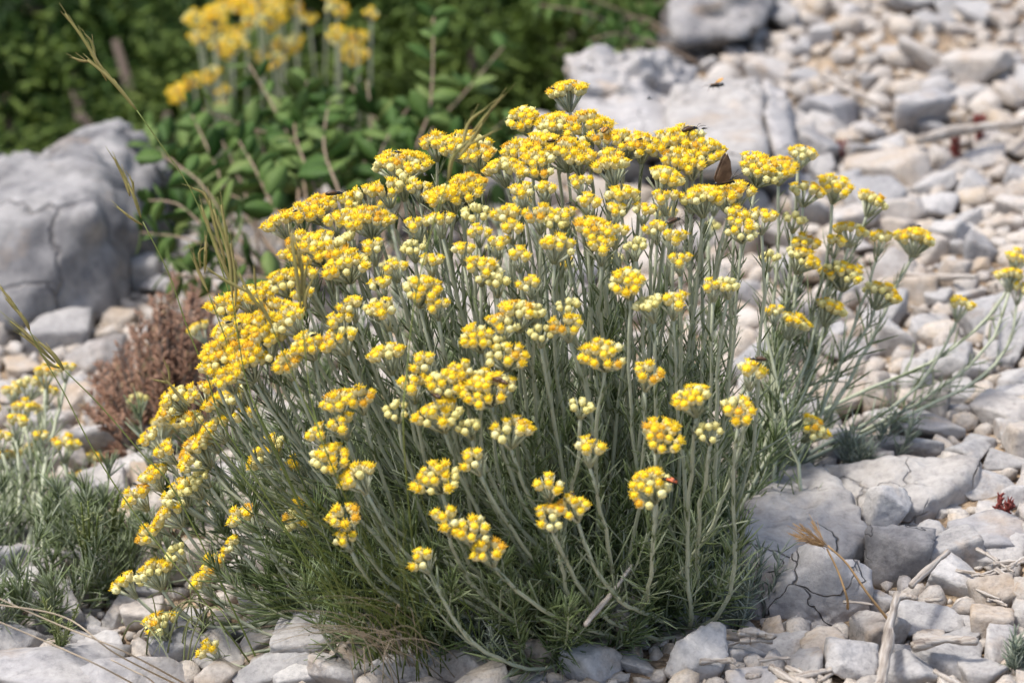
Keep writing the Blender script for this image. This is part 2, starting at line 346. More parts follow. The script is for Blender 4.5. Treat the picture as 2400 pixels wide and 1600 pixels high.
# ---- distinct rocks: things of their own
def rock_box(name, box, mat, label, mi, yaw=0., k=.9, sub=4, group=None, lift=0.):
    p, a, b, c = fit_box(box, k, lift); V, F = unit_rock(500 + mi, sub, 9, 180, .05)
    mb = MB(); mb.add(V * np.array([a, b, c]), F); o = mb.build(name, mat); o.location = p; o.rotation_euler = (0, 0, yaw)
    placed.append((p[0], p[1], (a + b) / 2)); return tag(o, label, 'rock', group)
rock_box('limestone_block', (2018, 1128, 2142, 1228), 'rockwhite', 'squarish pale limestone block lying alone on the cracked bedrock', 1, lift=.014)
rock_box('limestone_rock', (2025, 1236, 2194, 1390), 'rockdark', 'dark grey fractured rock between the bedrock and the white stones', 2)
rock_box('limestone_rock', (2223, 1205, 2420, 1312), 'rockmid', 'broad flat grey rock beside the red sedum sprout', 3)
rock_box('limestone_rock', (2165, 1305, 2318, 1410), 'rockwhite', 'white angular rock beside the dark fractured rock', 4)
rock_box('limestone_rock', (1927, 1494, 2063, 1588), 'rockwhite', 'white domed rock beside the long upright dead stick', 5, lift=.006)
rock_box('limestone_rock', (1555, 1473, 1706, 1610), 'rockwhite', 'large pale pointed rock below the silvery shoots', 6)
rock_box('limestone_rock', (1700, 1560, 1836, 1640), 'rockwhite', 'bright white rounded rock next to the large pale pointed rock', 7)
rock_box('limestone_rock', (1308, 1508, 1460, 1615), 'rockwhite', 'blocky white rock under the front edge of the flowering bush', 8)
rock_box('limestone_rock', (1860, 215, 2015, 320), 'rockmid', 'grey wedge rock beside the cracked slab on the scree', 9, .25)
rock_box('limestone_rock', (2090, 212, 2238, 332), 'rockmid', 'smooth grey rock leaning by the patch of tan grit', 10)
rock_box('limestone_rock', (125, 1350, 219, 1436), 'rockwhite', 'white rounded rock under the blurred flowering bush', 11)
rock_box('limestone_rock', (230, 1198, 322, 1290), 'rocktan', 'tan orange rock beside the small lime green weeds', 12)
rock_box('limestone_rock', (-120, 1505, 300, 1680), 'rockmid', 'large low grey rock under the dry straw stalks', 13, 0, .7)
rock_box('limestone_rock', (130, 1535, 460, 1680), 'rockmid', 'pale grey ridged rock behind the crossing dry straws', 14, .1, .5)
def hp(*a): return [at(x, y, t) for x, y, t in a]
# boulder at the left, its sunlit top sloping up to a peak
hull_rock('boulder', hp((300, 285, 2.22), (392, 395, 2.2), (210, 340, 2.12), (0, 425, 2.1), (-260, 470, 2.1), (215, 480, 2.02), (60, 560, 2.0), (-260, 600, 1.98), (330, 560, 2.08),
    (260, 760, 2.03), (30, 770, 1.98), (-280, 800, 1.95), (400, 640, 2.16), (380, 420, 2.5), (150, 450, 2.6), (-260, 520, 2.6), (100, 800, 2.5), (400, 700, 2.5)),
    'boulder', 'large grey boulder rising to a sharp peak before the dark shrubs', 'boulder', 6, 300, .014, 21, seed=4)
hull_rock('boulder', hp((1352, 160, 2.24), (1430, 108, 2.3), (1480, 112, 2.3), (1560, 135, 2.34), (1610, 190, 2.3), (1345, 250, 2.18), (1400, 330, 2.1), (1540, 330, 2.1), (1600, 300, 2.16), (1340, 380, 2.16), (1600, 380, 2.14),
    (1400, 200, 2.6), (1600, 200, 2.6), (1400, 400, 2.5), (1600, 400, 2.5)), 'rock', 'rugged pale limestone boulder behind the top flower heads', 'boulder', 6, 220, .021, 30, seed=9)
hull_rock('boulder', hp((1568, 10, 2.40), (1600, -50, 2.45), (1790, -60, 2.45), (1832, 5, 2.40), (1800, 60, 2.36), (1730, 105, 2.34), (1585, 112, 2.36), (1572, 125, 2.40), (1830, 90, 2.6), (1580, 120, 2.7), (1830, -40, 2.65), (1600, -40, 2.7)),
    'rockdark', 'dark grey boulder at the upper edge of the scree', 'boulder', 5, 40, .03, 14, seed=12)
slab = thing('cracked_slab', 'smooth pale grey slab with a black crack running down it', 'rock', at(1700, 380, 2.1))
def child(o, par): o.parent = par; o.location = Vector(o.location) - Vector(par.location); return o
child(hull_rock('slab_piece', hp((1572, 240, 2.16), (1640, 188, 2.2), (1772, 185, 2.2), (1778, 262, 2.12), (1805, 372, 2.03), (1800, 440, 2.05), (1560, 400, 2.02), (1556, 330, 2.06), (1620, 200, 2.4), (1780, 200, 2.4), (1560, 420, 2.3), (1800, 440, 2.3)), 'bedrock', amp=.010, nscale=28, seed=21), slab)
child(hull_rock('slab_piece', hp((1785, 188, 2.19), (1835, 205, 2.2), (1862, 300, 2.12), (1875, 365, 2.06), (1815, 372, 2.04), (1790, 262, 2.12), (1880, 430, 2.1), (1815, 440, 2.06), (1790, 220, 2.4), (1840, 220, 2.4), (1815, 440, 2.3), (1880, 440, 2.3)), 'rock', amp=.010, nscale=28, seed=22), slab)
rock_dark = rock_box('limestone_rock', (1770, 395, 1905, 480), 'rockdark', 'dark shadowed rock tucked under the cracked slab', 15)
bed = thing('bedrock_outcrop', 'broad cracked limestone bedrock breaking out of the scree beside the bush', 'bedrock', hit(1900, 1300)[0])
def bedpiece(poly, seed, mat='bedrock', th=.05, up=.012, amp=.005):
    top = [hit(x, y, up + u)[0] for x, y, u in poly]; c = np.mean(top, 0)
    low = [c + (p - c) * 1.12 - np.array([0, 0, th]) for p in top]
    child(hull_rock('bedrock_block', top + low + [c + np.array([0, 0, .003])], mat, amp=amp, nscale=45, seed=seed, sharp=140), bed)
    for q in np.linspace(0, 1, 4):
        for p in top: placed.append((c[0] + (p[0] - c[0]) * q * .8, c[1] + (p[1] - c[1]) * q * .8, .022))
bedpiece([(1745, 1180, .02), (1770, 1085, .015), (1900, 1085, .012), (1990, 1140, .012), (2040, 1240, .008), (1990, 1300, .006), (1850, 1330, .012), (1740, 1300, .02)], 31)
bedpiece([(1905, 1082, .004), (2090, 1080, .008), (2300, 1062, .008), (2290, 1115, .002), (2160, 1190, .002), (2040, 1200, .002)], 32, 'bedrock')
bedpiece([(1870, 1275, .026), (1950, 1290, .03), (2030, 1320, .012), (2040, 1400, .0), (1960, 1435, -.004), (1800, 1425, -.004), (1790, 1390, .002)], 33, 'rock')
bedpiece([(1735, 1190, .01), (1735, 1330, .01), (1840, 1345, .008), (1780, 1420, -.004), (1690, 1410, -.004), (1650, 1300, 0)], 34, 'rockmid')

# ---- the rest of the scree, from large to small
cell = {}
CS = .03
def near(x, y, r, f):
    i, j = int(x / CS), int(y / CS); K = 3
    for a in range(i - K, i + K + 1):
        for b in range(j - K, j + K + 1):
            for (u, v, q) in cell.get((a, b), ()):
                if (u - x) ** 2 + (v - y) ** 2 < (f * (q + r)) ** 2: return True
    return False
def put(x, y, r): cell.setdefault((int(x / CS), int(y / CS)), []).append((x, y, r))
for q in placed: put(*q)
cand = []
for rmin, rmax, tries, f in ((.012, .019, 2600, .80), (.007, .012, 13000, .80), (.0045, .007, 26000, .82), (.0024, .0045, 40000, .84), (.0013, .0024, 34000, .88)):
    for _ in range(tries):
        px = rnd.uniform(-300, 2900); py = rnd.uniform(-150, 1880)
        t = (H) / max(.05, math.sin(PITCH + (py - 800) * KPX)) ; d = nrm(ray(px, py)); x, y = d[0] * t, d[1] * t
        y += rnd.uniform(-.05, .05)
        if y > 2.16 + 1.75 * max(x, 0): continue
        r = rnd.uniform(rmin, rmax) * (1.0 if x > -.05 else .9)
        if (r < .005 and y > 2.25) or (r < .0024 and (y > 1.9 or x < .0)): continue
        if near(x, y, r, f): continue
        # patches of bare grit on the slope
        if r > .006 and mnoise.noise(Vector((x * 6, y * 6, 3))) > .25 and rnd.random() < .85: continue
        put(x, y, r); cand.append((x, y, r))
big = []
for (x, y, r) in cand:
    z = float(ground(x, y)); pp = proj(np.array([x, y, z])); vis = (-20 < pp[0] < 2420 and -20 < pp[1] < 1620)
    inbush = (400 < pp[0] < 1750 and 480 < pp[1] < 1400)
    big.append((r / y if vis and not inbush else 0, x, y, z, r))
big.sort(reverse=True); nobj = 300 - len([c for c in GROUND.children])
grav = MB(); lowV, lowF = ico(1); lows = []
for i in range(14):
    V, F = unit_rock(900 + i, 2, 6, 120, .05); lows.append((V, F))
for i, (s, x, y, z, r) in enumerate(big):
    a, b, c = r * rnd.uniform(.95, 1.45), r * rnd.uniform(.75, 1.1), r * rnd.uniform(.5, .95)
    zz = z + c * rnd.uniform(.3, .75)
    if i < nobj: stone_at((x, y, zz), a, b, c, GROUND, yaw=rnd.uniform(0, 6.28), tilt=.4)
    else:
        V, F = rnd.choice(lows) if r > .0038 else (lambda q: (q, lowF))(lowV * (1 + .25 * np.sin(lowV @ np.array([3 + 5 * rnd.random(), 4 * rnd.random(), 5 * rnd.random()])))[:, None])
        q = np.array(Euler((rnd.uniform(-.5, .5), rnd.uniform(-.5, .5), rnd.uniform(0, 6.28))).to_matrix())
        grav.add((V * np.array([a, b, c])) @ q.T + np.array([x, y, zz]), F)
grav.build('gravel', 'gravel', GROUND, kind='stuff')

# ------------------------------------------------------------------ flower heads: a corymb of small capitula
def capitulum(mb, p, ax, r, L, opened, g):
    fm = 4 if g.random() < .09 else 3
    """scaly egg-shaped cup + tuft of florets"""
    ax = nrm(ax); u = nrm(np.cross(ax, [.3, .5, .81])); v = np.cross(ax, u); k = 9
    prof = [(.0, .22), (.16, .62), (.40, .95), (.62, 1.0), (.82, .88)] + ([(.92, .80)] if opened else [(.96, .52), (1.02, .05)])
    V = []; ph = g.uniform(0, 6)
    for i, (h, q) in enumerate(prof):
        an = np.arange(k) * 2 * math.pi / k + ph + (i % 2) * math.pi / k
        rr = r * q * (1 + .07 * np.cos(an * 4.5 + i * 3))
        V.append(p + ax * h * L + rr[:, None] * (np.cos(an)[:, None] * u + np.sin(an)[:, None] * v))
    V = np.concatenate(V); F = []
    for i in range(len(prof) - 1):
        for j in range(k):
            a, b = i * k + j, i * k + (j + 1) % k; F += [(a, b, b + k), (a, b + k, a + k)]
    mb.add(V, F, 1 if opened else 2)
    # bract tips
    n = 10 if opened else 8; an = np.arange(n) * 2.4 + ph; hh = np.where(np.arange(n) % 2, .72, .42)
    e = np.cos(an)[:, None] * u + np.sin(an)[:, None] * v
    needles(mb, p + ax * (hh * L)[:, None] + e * r * .92, ax * .9 + e * .25, -e * .25, np.full(n, L * .30), np.full(n, r * .30), 2, 1 if opened else 2)
    if opened:
        cap = []; 
        for h, q in ((.80, .86), (.98, .80), (1.10, .52), (1.14, .04)):
            aa = np.arange(k) * 2 * math.pi / k + ph; cap.append(p + ax * h * L + (r * q * (1 + .10 * np.cos(aa * 4 + h * 9)))[:, None] * (np.cos(aa)[:, None] * u + np.sin(aa)[:, None] * v))
        mb.add(np.concatenate(cap), [f for i in range(3) for j in range(k) for f in ((i * k + j, i * k + (j + 1) % k, (i + 1) * k + (j + 1) % k), (i * k + j, (i + 1) * k + (j + 1) % k, (i + 1) * k + j))], fm)
        n = 17; an = np.arange(n) * 2.399 + ph; q = np.sqrt((np.arange(n) + .5) / n) * .86 * r
        e = np.cos(an)[:, None] * u + np.sin(an)[:, None] * v
        ll = L * g.uniform(.30, .48, n) * opened
        needles(mb, p + ax * L * .82 + e * q[:, None], ax + e * (q / r * .55)[:, None], e * .25, ll, np.full(n, r * .21), 2, fm)
        needles(mb, p + ax * L * .84 + e * q[:, None] * .5, ax + e * .2, e * .02, ll * .8, np.full(n, r * .3), 2, fm)
CAPD = .0039
def corymb(seed, n, openp, squash):
    g = np.random.default_rng(seed); mb = MB(); spots = []
    Rr = CAPD * .50 * math.sqrt(n) ; 
    lobes = [np.array([0, 0.])] if n < 10 else [np.array([math.cos(a), math.sin(a)]) * Rr * .42 for a in g.uniform(0, 6.28, 2 if n < 22 else 3)]
    tries = 0
    while len(spots) < n and tries < 6000:
        tries += 1; l = lobes[g.integers(len(lobes))]; a = g.uniform(0, 6.28); q = math.sqrt(g.random()) * Rr * (.85 if len(lobes) > 1 else 1.0)
        p = l + q * np.array([math.cos(a), math.sin(a)])
        if all(np.hypot(*(p - s)) > CAPD * (.86 - tries * .00005) for s in spots): spots.append(p)
    bl = g.uniform(0, 6.28)
    for s in spots:
        rad = np.hypot(*s) / Rr; z = .0075 + squash * Rr * (1 - rad * rad) + g.normal(0, .0006)
        ax = nrm(np.array([s[0] / Rr * .6, s[1] / Rr * .6, 1]))
        side = (s @ np.array([math.cos(bl), math.sin(bl)])) / Rr
        pr = openp - .34 * side - (.08 if rad > .85 else 0)
        op = g.random() < pr; sz = CAPD / 2 * g.uniform(.95, 1.15) * (1.08 if op else .98)
        p = np.array([s[0], s[1], z])
        capitulum(mb, p, ax, sz, sz * 2.25, g.uniform(.75, 1.15) if op else 0, g)
        root = np.array([s[0] * .12, s[1] * .12, .0]); mid = np.array([s[0] * .62, s[1] * .62, z * .55])
        mb.tube([root, mid, p + ax * .0004], [.0007, .0006, .0008], 4, 0)
    for _ in range(4):
        a = g.uniform(0, 6.28); e = np.array([[math.cos(a), math.sin(a), 0]])
        needles(mb, e * .0008, e * .5 + [[0, 0, 1]], e * .2, np.array([.011]), np.array([.0006]), 3, 0)
    return mb.build('flower_head', ['stem', 'bract', 'bud', 'floret', 'oldfloret'], mesh_only=True), 2 * Rr + CAPD * .6
HEADS = []
for i, (n, op) in enumerate([(5, .7), (7, 0.05), (8, .9), (10, .7), (11, 1.0), (12, .15), (13, .8), (14, .65), (16, 1.0), (18, .75), (20, .6), (22, .95), (25, .8), (29, .7), (34, .85), (40, .75), (17, .1), (12, .75), (18, 1.0), (25, .95), (22, .7), (16, .7)]):
    me, wd = corymb(40 + i, n, op, rnd.uniform(.3, .5)); HEADS.append((me, wd, op))

# heads of the main bush, read off the photograph (picture 2352 wide): x y width [b = mostly buds]
HD = '''1300 208 95,1210 262 75,1282 278 85,1345 285 90,1390 308 60,1440 318 80,1475 325 60,1245 325 90,1185 337 60,1300 345 90,1240 365 85,1330 355 60,1155 380 75,1190 385 50
1000 320 60,1070 325 105,1095 350 60,910 370 118,1540 320 80,1580 312 90,1612 335 85,1555 357 60,1600 367 70,1520 405 80,1410 380 80,1330 405 40,1400 350 50,1740 378 95,1795 378 75,1840 342 58
1850 427 60,1915 420 75,1998 453 65,1200 433 52,1075 425 90,1040 447 80,1000 452 55,920 412 60 b,960 418 45,890 427 60,845 440 55,780 455 70,730 467 80,690 487 60,650 503 72,1425 445 75
1620 450 90,1680 442 80,1705 428 50,1590 440 40,1525 445 50,1350 455 50,1295 480 45,1240 486 60,1275 496 50 b,1165 488 55,1172 515 50,1095 480 60 b,1010 497 50,955 508 50,850 497 85,800 490 50
765 500 50,735 532 40,795 542 70 b,690 547 60,725 562 88,660 572 40,765 572 60,855 560 50,945 552 45 b,800 600 85,765 607 40,650 637 80,610 667 70,560 677 70,510 693 72,700 622 50,692 660 40
955 655 88,990 587 45,1270 555 75,1190 577 50,1145 545 45,1380 562 55,1350 525 85,1410 522 50,1460 548 50 b,1505 512 45,1550 537 50,1712 510 70,1755 490 50,1690 482 50,1825 490 50 b
1105 605 75,1140 632 40 b,1450 637 80,1550 687 55,1500 692 72 b,1850 552 55,1835 582 75,1920 547 45,1960 522 60,2025 542 48,2105 545 85,1945 622 88,1918 600 40 b,2020 665 78,1900 703 72,1817 732 66
1780 702 35,2208 695 48,2340 585 50,2332 627 58,2345 657 45,1670 637 50 b,1770 577 26 b,670 727 80,540 752 98,632 702 60,520 792 98,490 803 60,600 787 88,560 832 88,480 838 50,655 827 60
710 777 70,780 770 68,775 727 50,805 692 50,880 710 60,862 690 40 b,890 812 80,970 828 54,1100 760 70,1150 735 65,1185 715 80,1225 697 48 b,1300 738 60,1243 748 42 b,1300 688 40 b,1140 772 40 b
1160 808 70,1060 840 50,1010 870 80,945 880 58,1120 882 105,1110 850 40 b,1390 800 90,1490 850 62,1725 847 58,1605 908 82,1700 932 72,1335 917 44 b,1633 980 54 b,1507 993 88,1353 1025 58,1168 980 74
1010 945 90,910 928 50 b,1068 967 46 b,772 915 62,825 905 60,780 970 54,720 988 48,610 1028 80,740 1050 88,672 1060 50,820 1090 75,1082 1050 54,1005 1092 86,1510 1115 95,1262 1108 55,1315 1155 60
1255 1180 64,1025 1190 60,1070 1215 80,1118 1260 64,965 1278 52,788 1185 68,785 1230 34,683 1172 75,553 1180 60,525 1240 40,482 1292 56,456 1334 52,340 1315 84,280 1338 52,352 1433 72,475 1485 50
335 1220 55,395 1255 40 b,400 1125 66,432 1108 58 b,388 1172 66,340 1092 66,308 1135 58,450 1037 90,375 1030 50,340 1000 50,420 967 70,490 975 66,400 907 78,452 895 58,500 922 78,545 887 70
520 860 60,560 945 50,470 1003 50,380 945 48,452 1080 40 b,596 722 50,1862 973 66,1640 645 30,1215 640 24,870 640 40,1000 690 36,1060 560 34,905 600 30,1560 585 34,1480 470 40,1250 420 40,1100 520 36,1420 470 36,560 800 60,600 740 60'''
main = thing('everlasting_bush', 'large dome of yellow flower heads on grey green stems filling the scree', 'flower bush', (0.06, 1.46, 0))
MAINLOC = np.array([.06, 1.46, 0.])
EC, ER = np.array([.055, 1.47, -.03]), np.array([.36, .27, .30])
def dome_t(px, py):
    d = ray(px, py) / ER; o = (CAM - EC) / ER; A = d @ d; B = o @ d; C = o @ o - 1; disc = B * B - A * C
    return (-B - math.sqrt(disc)) / A if disc > 0 else -B / A
leafmb = MB(); shootmb = MB()
def stem_leaves(mb, P, n, lo, hi, L0, L1, W, spread=.75, up=.35, ns=3):
    n = int(n); t = nr.uniform(lo, hi, n); idx = t * (len(P) - 1); i0 = np.clip(idx.astype(int), 0, len(P) - 2); fr = (idx - i0)[:, None]
    b = P[i0] * (1 - fr) + P[i0 + 1] * fr; T = nrm(P[i0 + 1] - P[i0]); rv = nrm(np.cross(T, nr.normal(size=(n, 3))))
    L = (L0 + (L1 - L0) * t) * nr.uniform(.7, 1.25, n)
    needles(mb, b, T + rv * spread * nr.uniform(.6, 1.3, n)[:, None], nrm(nr.normal(size=(n, 3)) * .6 + [0, 0, up]) * nr.uniform(.08, .38, n)[:, None], L, W * nr.uniform(.8, 1.25, n), ns)
HEADPOS = []
def flower_stem(root, rootloc, head, base, mb, wpx_m, bud, leaves=84, rstem=.00105, headset=None, lean=None, rise=.16):
    head = np.asarray(head, float); base = np.asarray(base, float); L = np.linalg.norm(head - base)
    out = np.array([head[0] - base[0], head[1] - base[1], 0.]); 
    end = nrm(nrm(out) * min(.75 if rise < .3 else .3, np.linalg.norm(out) / max(head[2] - base[2], .03) * .33) + [nr.normal(0, .06), nr.normal(0, .06), 1.]) if lean is None else nrm(lean)
    neck = head - end * .012
    p1 = base + out * (.55 if rise < .3 else .36) + np.array([0, 0, max(.01, (head[2] - base[2]) * rise)]) + nr.normal(0, .013, 3)
    p2 = neck - end * L * rnd.uniform(.24, .36) + nr.normal(0, .009, 3)
    P = bez(base, p1, p2, neck, 15); wob = nr.normal(0, .0006, P.shape); wob[[0, -1, -2]] = 0; P = P + wob
    P[:, 2] = np.maximum(P[:, 2], ground(P[:, 0], P[:, 1]) + .004)
    m = MB(); m.tube(P - neck, np.linspace(rstem * 1.25, rstem * .85, 15), 6)
    st = m.build('flower_stem', 'stem', root); st.location = neck - rootloc
    pool = [h for h in HEADS if (h[2] < .3) == bud]; pool.sort(key=lambda h: abs(h[1] - wpx_m) + rnd.random() * .0022)
    me, wd, _ = pool[0]; fh = obj('flower_head', me, st)
    q = Vector((0, 0, 1)).rotation_difference(Vector(end)); fh.rotation_mode = 'QUATERNION'
    fh.rotation_quaternion = q @ Euler((0, 0, rnd.uniform(0, 6.28))).to_quaternion(); sc = min(1.18, max(.86, wpx_m / wd)); fh.scale = (sc,) * 3
    if mb is not None:
        stem_leaves(mb, P, leaves * .62, .04, .62, .023, .019, .00074); stem_leaves(mb, P, leaves * .38, .55, .97, .020, .010, .00066, .55)
    return P
for tok in HD.replace('\n', ',').split(','):
    q = tok.split(); px, py, wd = [float(v) * 1.0204 for v in q[:3]]
    t = dome_t(px, py)
    if px > 1800: t = max(t, 1.60 + (px - 1800) * .00022)
    if px < 700 and py > 900: t = 1.50 + (700 - px) * .00012
    head = at(px, py, t)
    gz = float(ground(head[0], head[1]))
    while head[2] < gz + .02: t -= .01; head = at(px, py, t); gz = float(ground(head[0], head[1]))
    bx = .075 + .22 * (head[0] - .06) + nr.normal(0, .018); by = 1.43 + .30 * (head[1] - 1.45) + nr.normal(0, .018)
    if px > 1800: bx = .125 + .10 * (head[0] - .2) + nr.normal(0, .018); by = 1.49 + .25 * (head[1] - 1.6) + nr.normal(0, .02)
    if py > 950 and px < 1450: bx = .085 + .14 * (head[0] - .06) + nr.normal(0, .016); by = 1.375 + .22 * (head[1] - 1.35) + nr.normal(0, .014)
    base = np.array([bx, by, float(ground(bx, by)) - .004])
    flower_stem(main, MAINLOC, head, base, leafmb, wd * KPX * t * .97, 'b' in q, 46 if px > 1800 else 60, rise=.4 if px > 1800 else .16)
    HEADPOS.append((px, py, t))
# extra stems behind, seen only in the gaps
for _ in range(26):
    a = rnd.uniform(0, 6.28); q = math.sqrt(rnd.random()) * .8
    x = EC[0] + ER[0] * q * math.cos(a); y = EC[1] + .05 + ER[1] * q * abs(math.sin(a)); z = EC[2] + ER[2] * math.sqrt(1 - q * q) * rnd.uniform(.55, .8)
    if len(main.children) >= 290: break
    if x > .13: continue
    bx, by = .07 + .35 * (x - .06), 1.47 + .35 * (y - 1.47)
    flower_stem(main, MAINLOC, (x, y, z), (bx, by, float(ground(bx, by))), leafmb, .011, rnd.random() < .3)
# leafy flowerless shoots packed under the dome
def shoots(n, cx, cy, sx, sy, zmax, mb, mb2, Ls=(.07, .17), nl=44, tilt=.9, silver=0, leafL=(.020, .014), W=.00075):
    for _ in range(n):
        a = rnd.uniform(0, 6.28); q = math.sqrt(rnd.random()); x, y = cx + sx * q * math.cos(a), cy + sy * q * math.sin(a); z = float(ground(x, y))
        o = np.array([math.cos(a) * q * (.45 if math.cos(a) > 0 else 1), math.sin(a) * q, 0]) * tilt; L = rnd.uniform(*Ls) * (1 - .5 * q * q) * (.72 if x > .05 else 1)
        d = nrm(o + [nr.normal(0, .25), nr.normal(0, .25), .75]); p0 = np.array([x, y, z])
        P = bez(p0, p0 + nrm(o * 1.6 + [0, 0, .5]) * L * .33, p0 + d * L * .7, p0 + nrm(d + [0, 0, .25]) * L, 8)
        mb2.tube(P, np.linspace(.0010, .0003, 8), 5, 1); stem_leaves(mb, P, nl, .05, 1.0, leafL[0], leafL[1], W, .8); stem_leaves(mb, P, 14, .90, 1.0, leafL[1] * 1.1, leafL[1] * .8, W, .42)
shoots(165, .0, 1.45, .13, .15, .2, shootmb, shootmb, (.07, .19), 54)
shoots(64, .0, 1.37, .10, .07, .2, shootmb, shootmb, (.05, .11), 50)
shoots(46, .075, 1.45, .05, .06, .2, shootmb, shootmb, (.04, .09), 50)
def local(mb, loc):
    for v in mb.v: v -= loc
local(leafmb, MAINLOC); local(shootmb, MAINLOC)
leafmb.build('stem_foliage', 'leaf', main, kind='stuff')
shootmb.build('leafy_shoots', ['lowleaf', 'stem'], main, kind='stuff')

# silvery young shoots at the foot
def silver_tuft(px, py, n, L, label, sp=.03):
    p, t = hit(px, py); r = thing('silvery_shoot_tuft', label, 'plant', p); m = MB()
    for _ in range(n):
        a = rnd.uniform(0, 6.28); q = math.sqrt(rnd.random()) * sp; b = np.array([q * math.cos(a), q * math.sin(a) * .6, 0.]); b[2] = float(ground(p[0] + b[0], p[1] + b[1])) - p[2]
        d = nrm(np.array([b[0] * 12, b[1] * 12, 1.])); l = L * rnd.uniform(.5, 1.1); P = bez(b, b + d * l * .3, b + d * l * .6, b + nrm(d + [0, 0, .5]) * l, 6)
        m.tube(P, np.linspace(.001, .0006, 6), 4, 0); stem_leaves(m, P, 40, .1, 1., .012, .009, .0007, .8)
    m.build('leafy_shoots', 'silver', r, kind='stuff'); return r
silver_tuft(1665, 1462, 22, .04, 'silvery grey needle leaved shoots at the foot of the bush by bedrock', .03)
silver_tuft(1580, 1470, 14, .03, 'low silvery shoots above the large pale pointed rock', .03)
silver_tuft(1185, 1570, 12, .025, 'pale silvery shoots under the front edge of the bush', .022)
silver_tuft(2385, 1590, 6, .022, 'tiny silvery rosette growing among the pebbles', .008)
silver_tuft(1930, 1085, 22, .03, 'grey green leafy shoots creeping along the bedrock top', .05)

# ------------------------------------------------------------------ other everlasting bushes
def small_bush(label, px0, py0, heads, t0, spread_t, nshoot, base_px, sx, Ls=(.05, .10)):
    p, t = base_px; root = thing('everlasting_bush', label, 'flower bush', p); mb = MB(); sb = MB()
    for (x, y, wd, *b) in heads:
        tt = t0 + rnd.uniform(-spread_t, spread_t); h = at(x, y, tt)
        bx = p[0] + .35 * (h[0] - p[0]) + nr.normal(0, .01); by = p[1] + nr.normal(0, .03)
        flower_stem(root, p, h, (bx, by, float(ground(bx, by)) - .003), mb, wd * KPX * tt * .8, bool(b), 36, .0012)
    shoots(nshoot, p[0], p[1], sx, .05, .2, sb, sb, Ls, 40, .5)
    local(mb, p); mb.build('stem_foliage', 'leaf', root, kind='stuff')
    local(sb, p); sb.build('leafy_shoots', ['leaf', 'stem'], root, kind='stuff')
LB = [(105, 865, 60), (150, 850, 45), (30, 905, 55), (75, 895, 70), (115, 905, 40), (60, 945, 60), (95, 950, 40), (40, 985, 60), (10, 1015, 50), (65, 1045, 50), (30, 1055, 40), (155, 1037, 70), (220, 1065, 55),
      (185, 1105, 45), (5, 1055, 40), (-30, 960, 60), (-60, 1020, 60), (95, 1010, 30), (320, 925, 55, 1), (385, 985, 60), (400, 1000, 50), (405, 1275, 45), (460, 1255, 30)]
small_bush('out of focus flowering bush beside the brown dried shrub', 0, 0, LB[:18], 1.74, .05, 60, hit(10, 1400), .08, (.03, .075))
small_bush('few stemmed pale flowering sprig before the brown dried shrub', 0, 0, LB[18:], 1.78, .03, 14, hit(330, 1290), .05)
TB = [(455, 45, 60), (500, 40, 60), (520, 20, 50), (500, 60, 60), (475, 85, 55), (500, 95, 45), (540, 80, 50), (550, 100, 60), (530, 120, 40), (570, 10, 70), (620, 10, 70), (650, 30, 50), (690, 15, 40), (580, 45, 55),
      (630, 45, 50), (655, 5, 50), (725, 45, 40), (605, 130, 40), (665, 105, 50), (695, 98, 50), (650, 140, 50), (500, 170, 45), (455, 185, 40), (425, 215, 60), (525, 210, 35), (520, 245, 30), (740, 195, 35),
      (790, 15, 50), (870, 28, 36), (795, 78, 55), (840, 85, 45), (830, 120, 60), (815, 110, 40), (600, -20, 60), (700, -30, 60), (640, -40, 60), (770, -20, 50)]
small_bush('blurred flowering bush behind the oval leaved shrub', 0, 0, TB, 2.48, .10, 36, hit(690, 370), .07, (.06, .12))

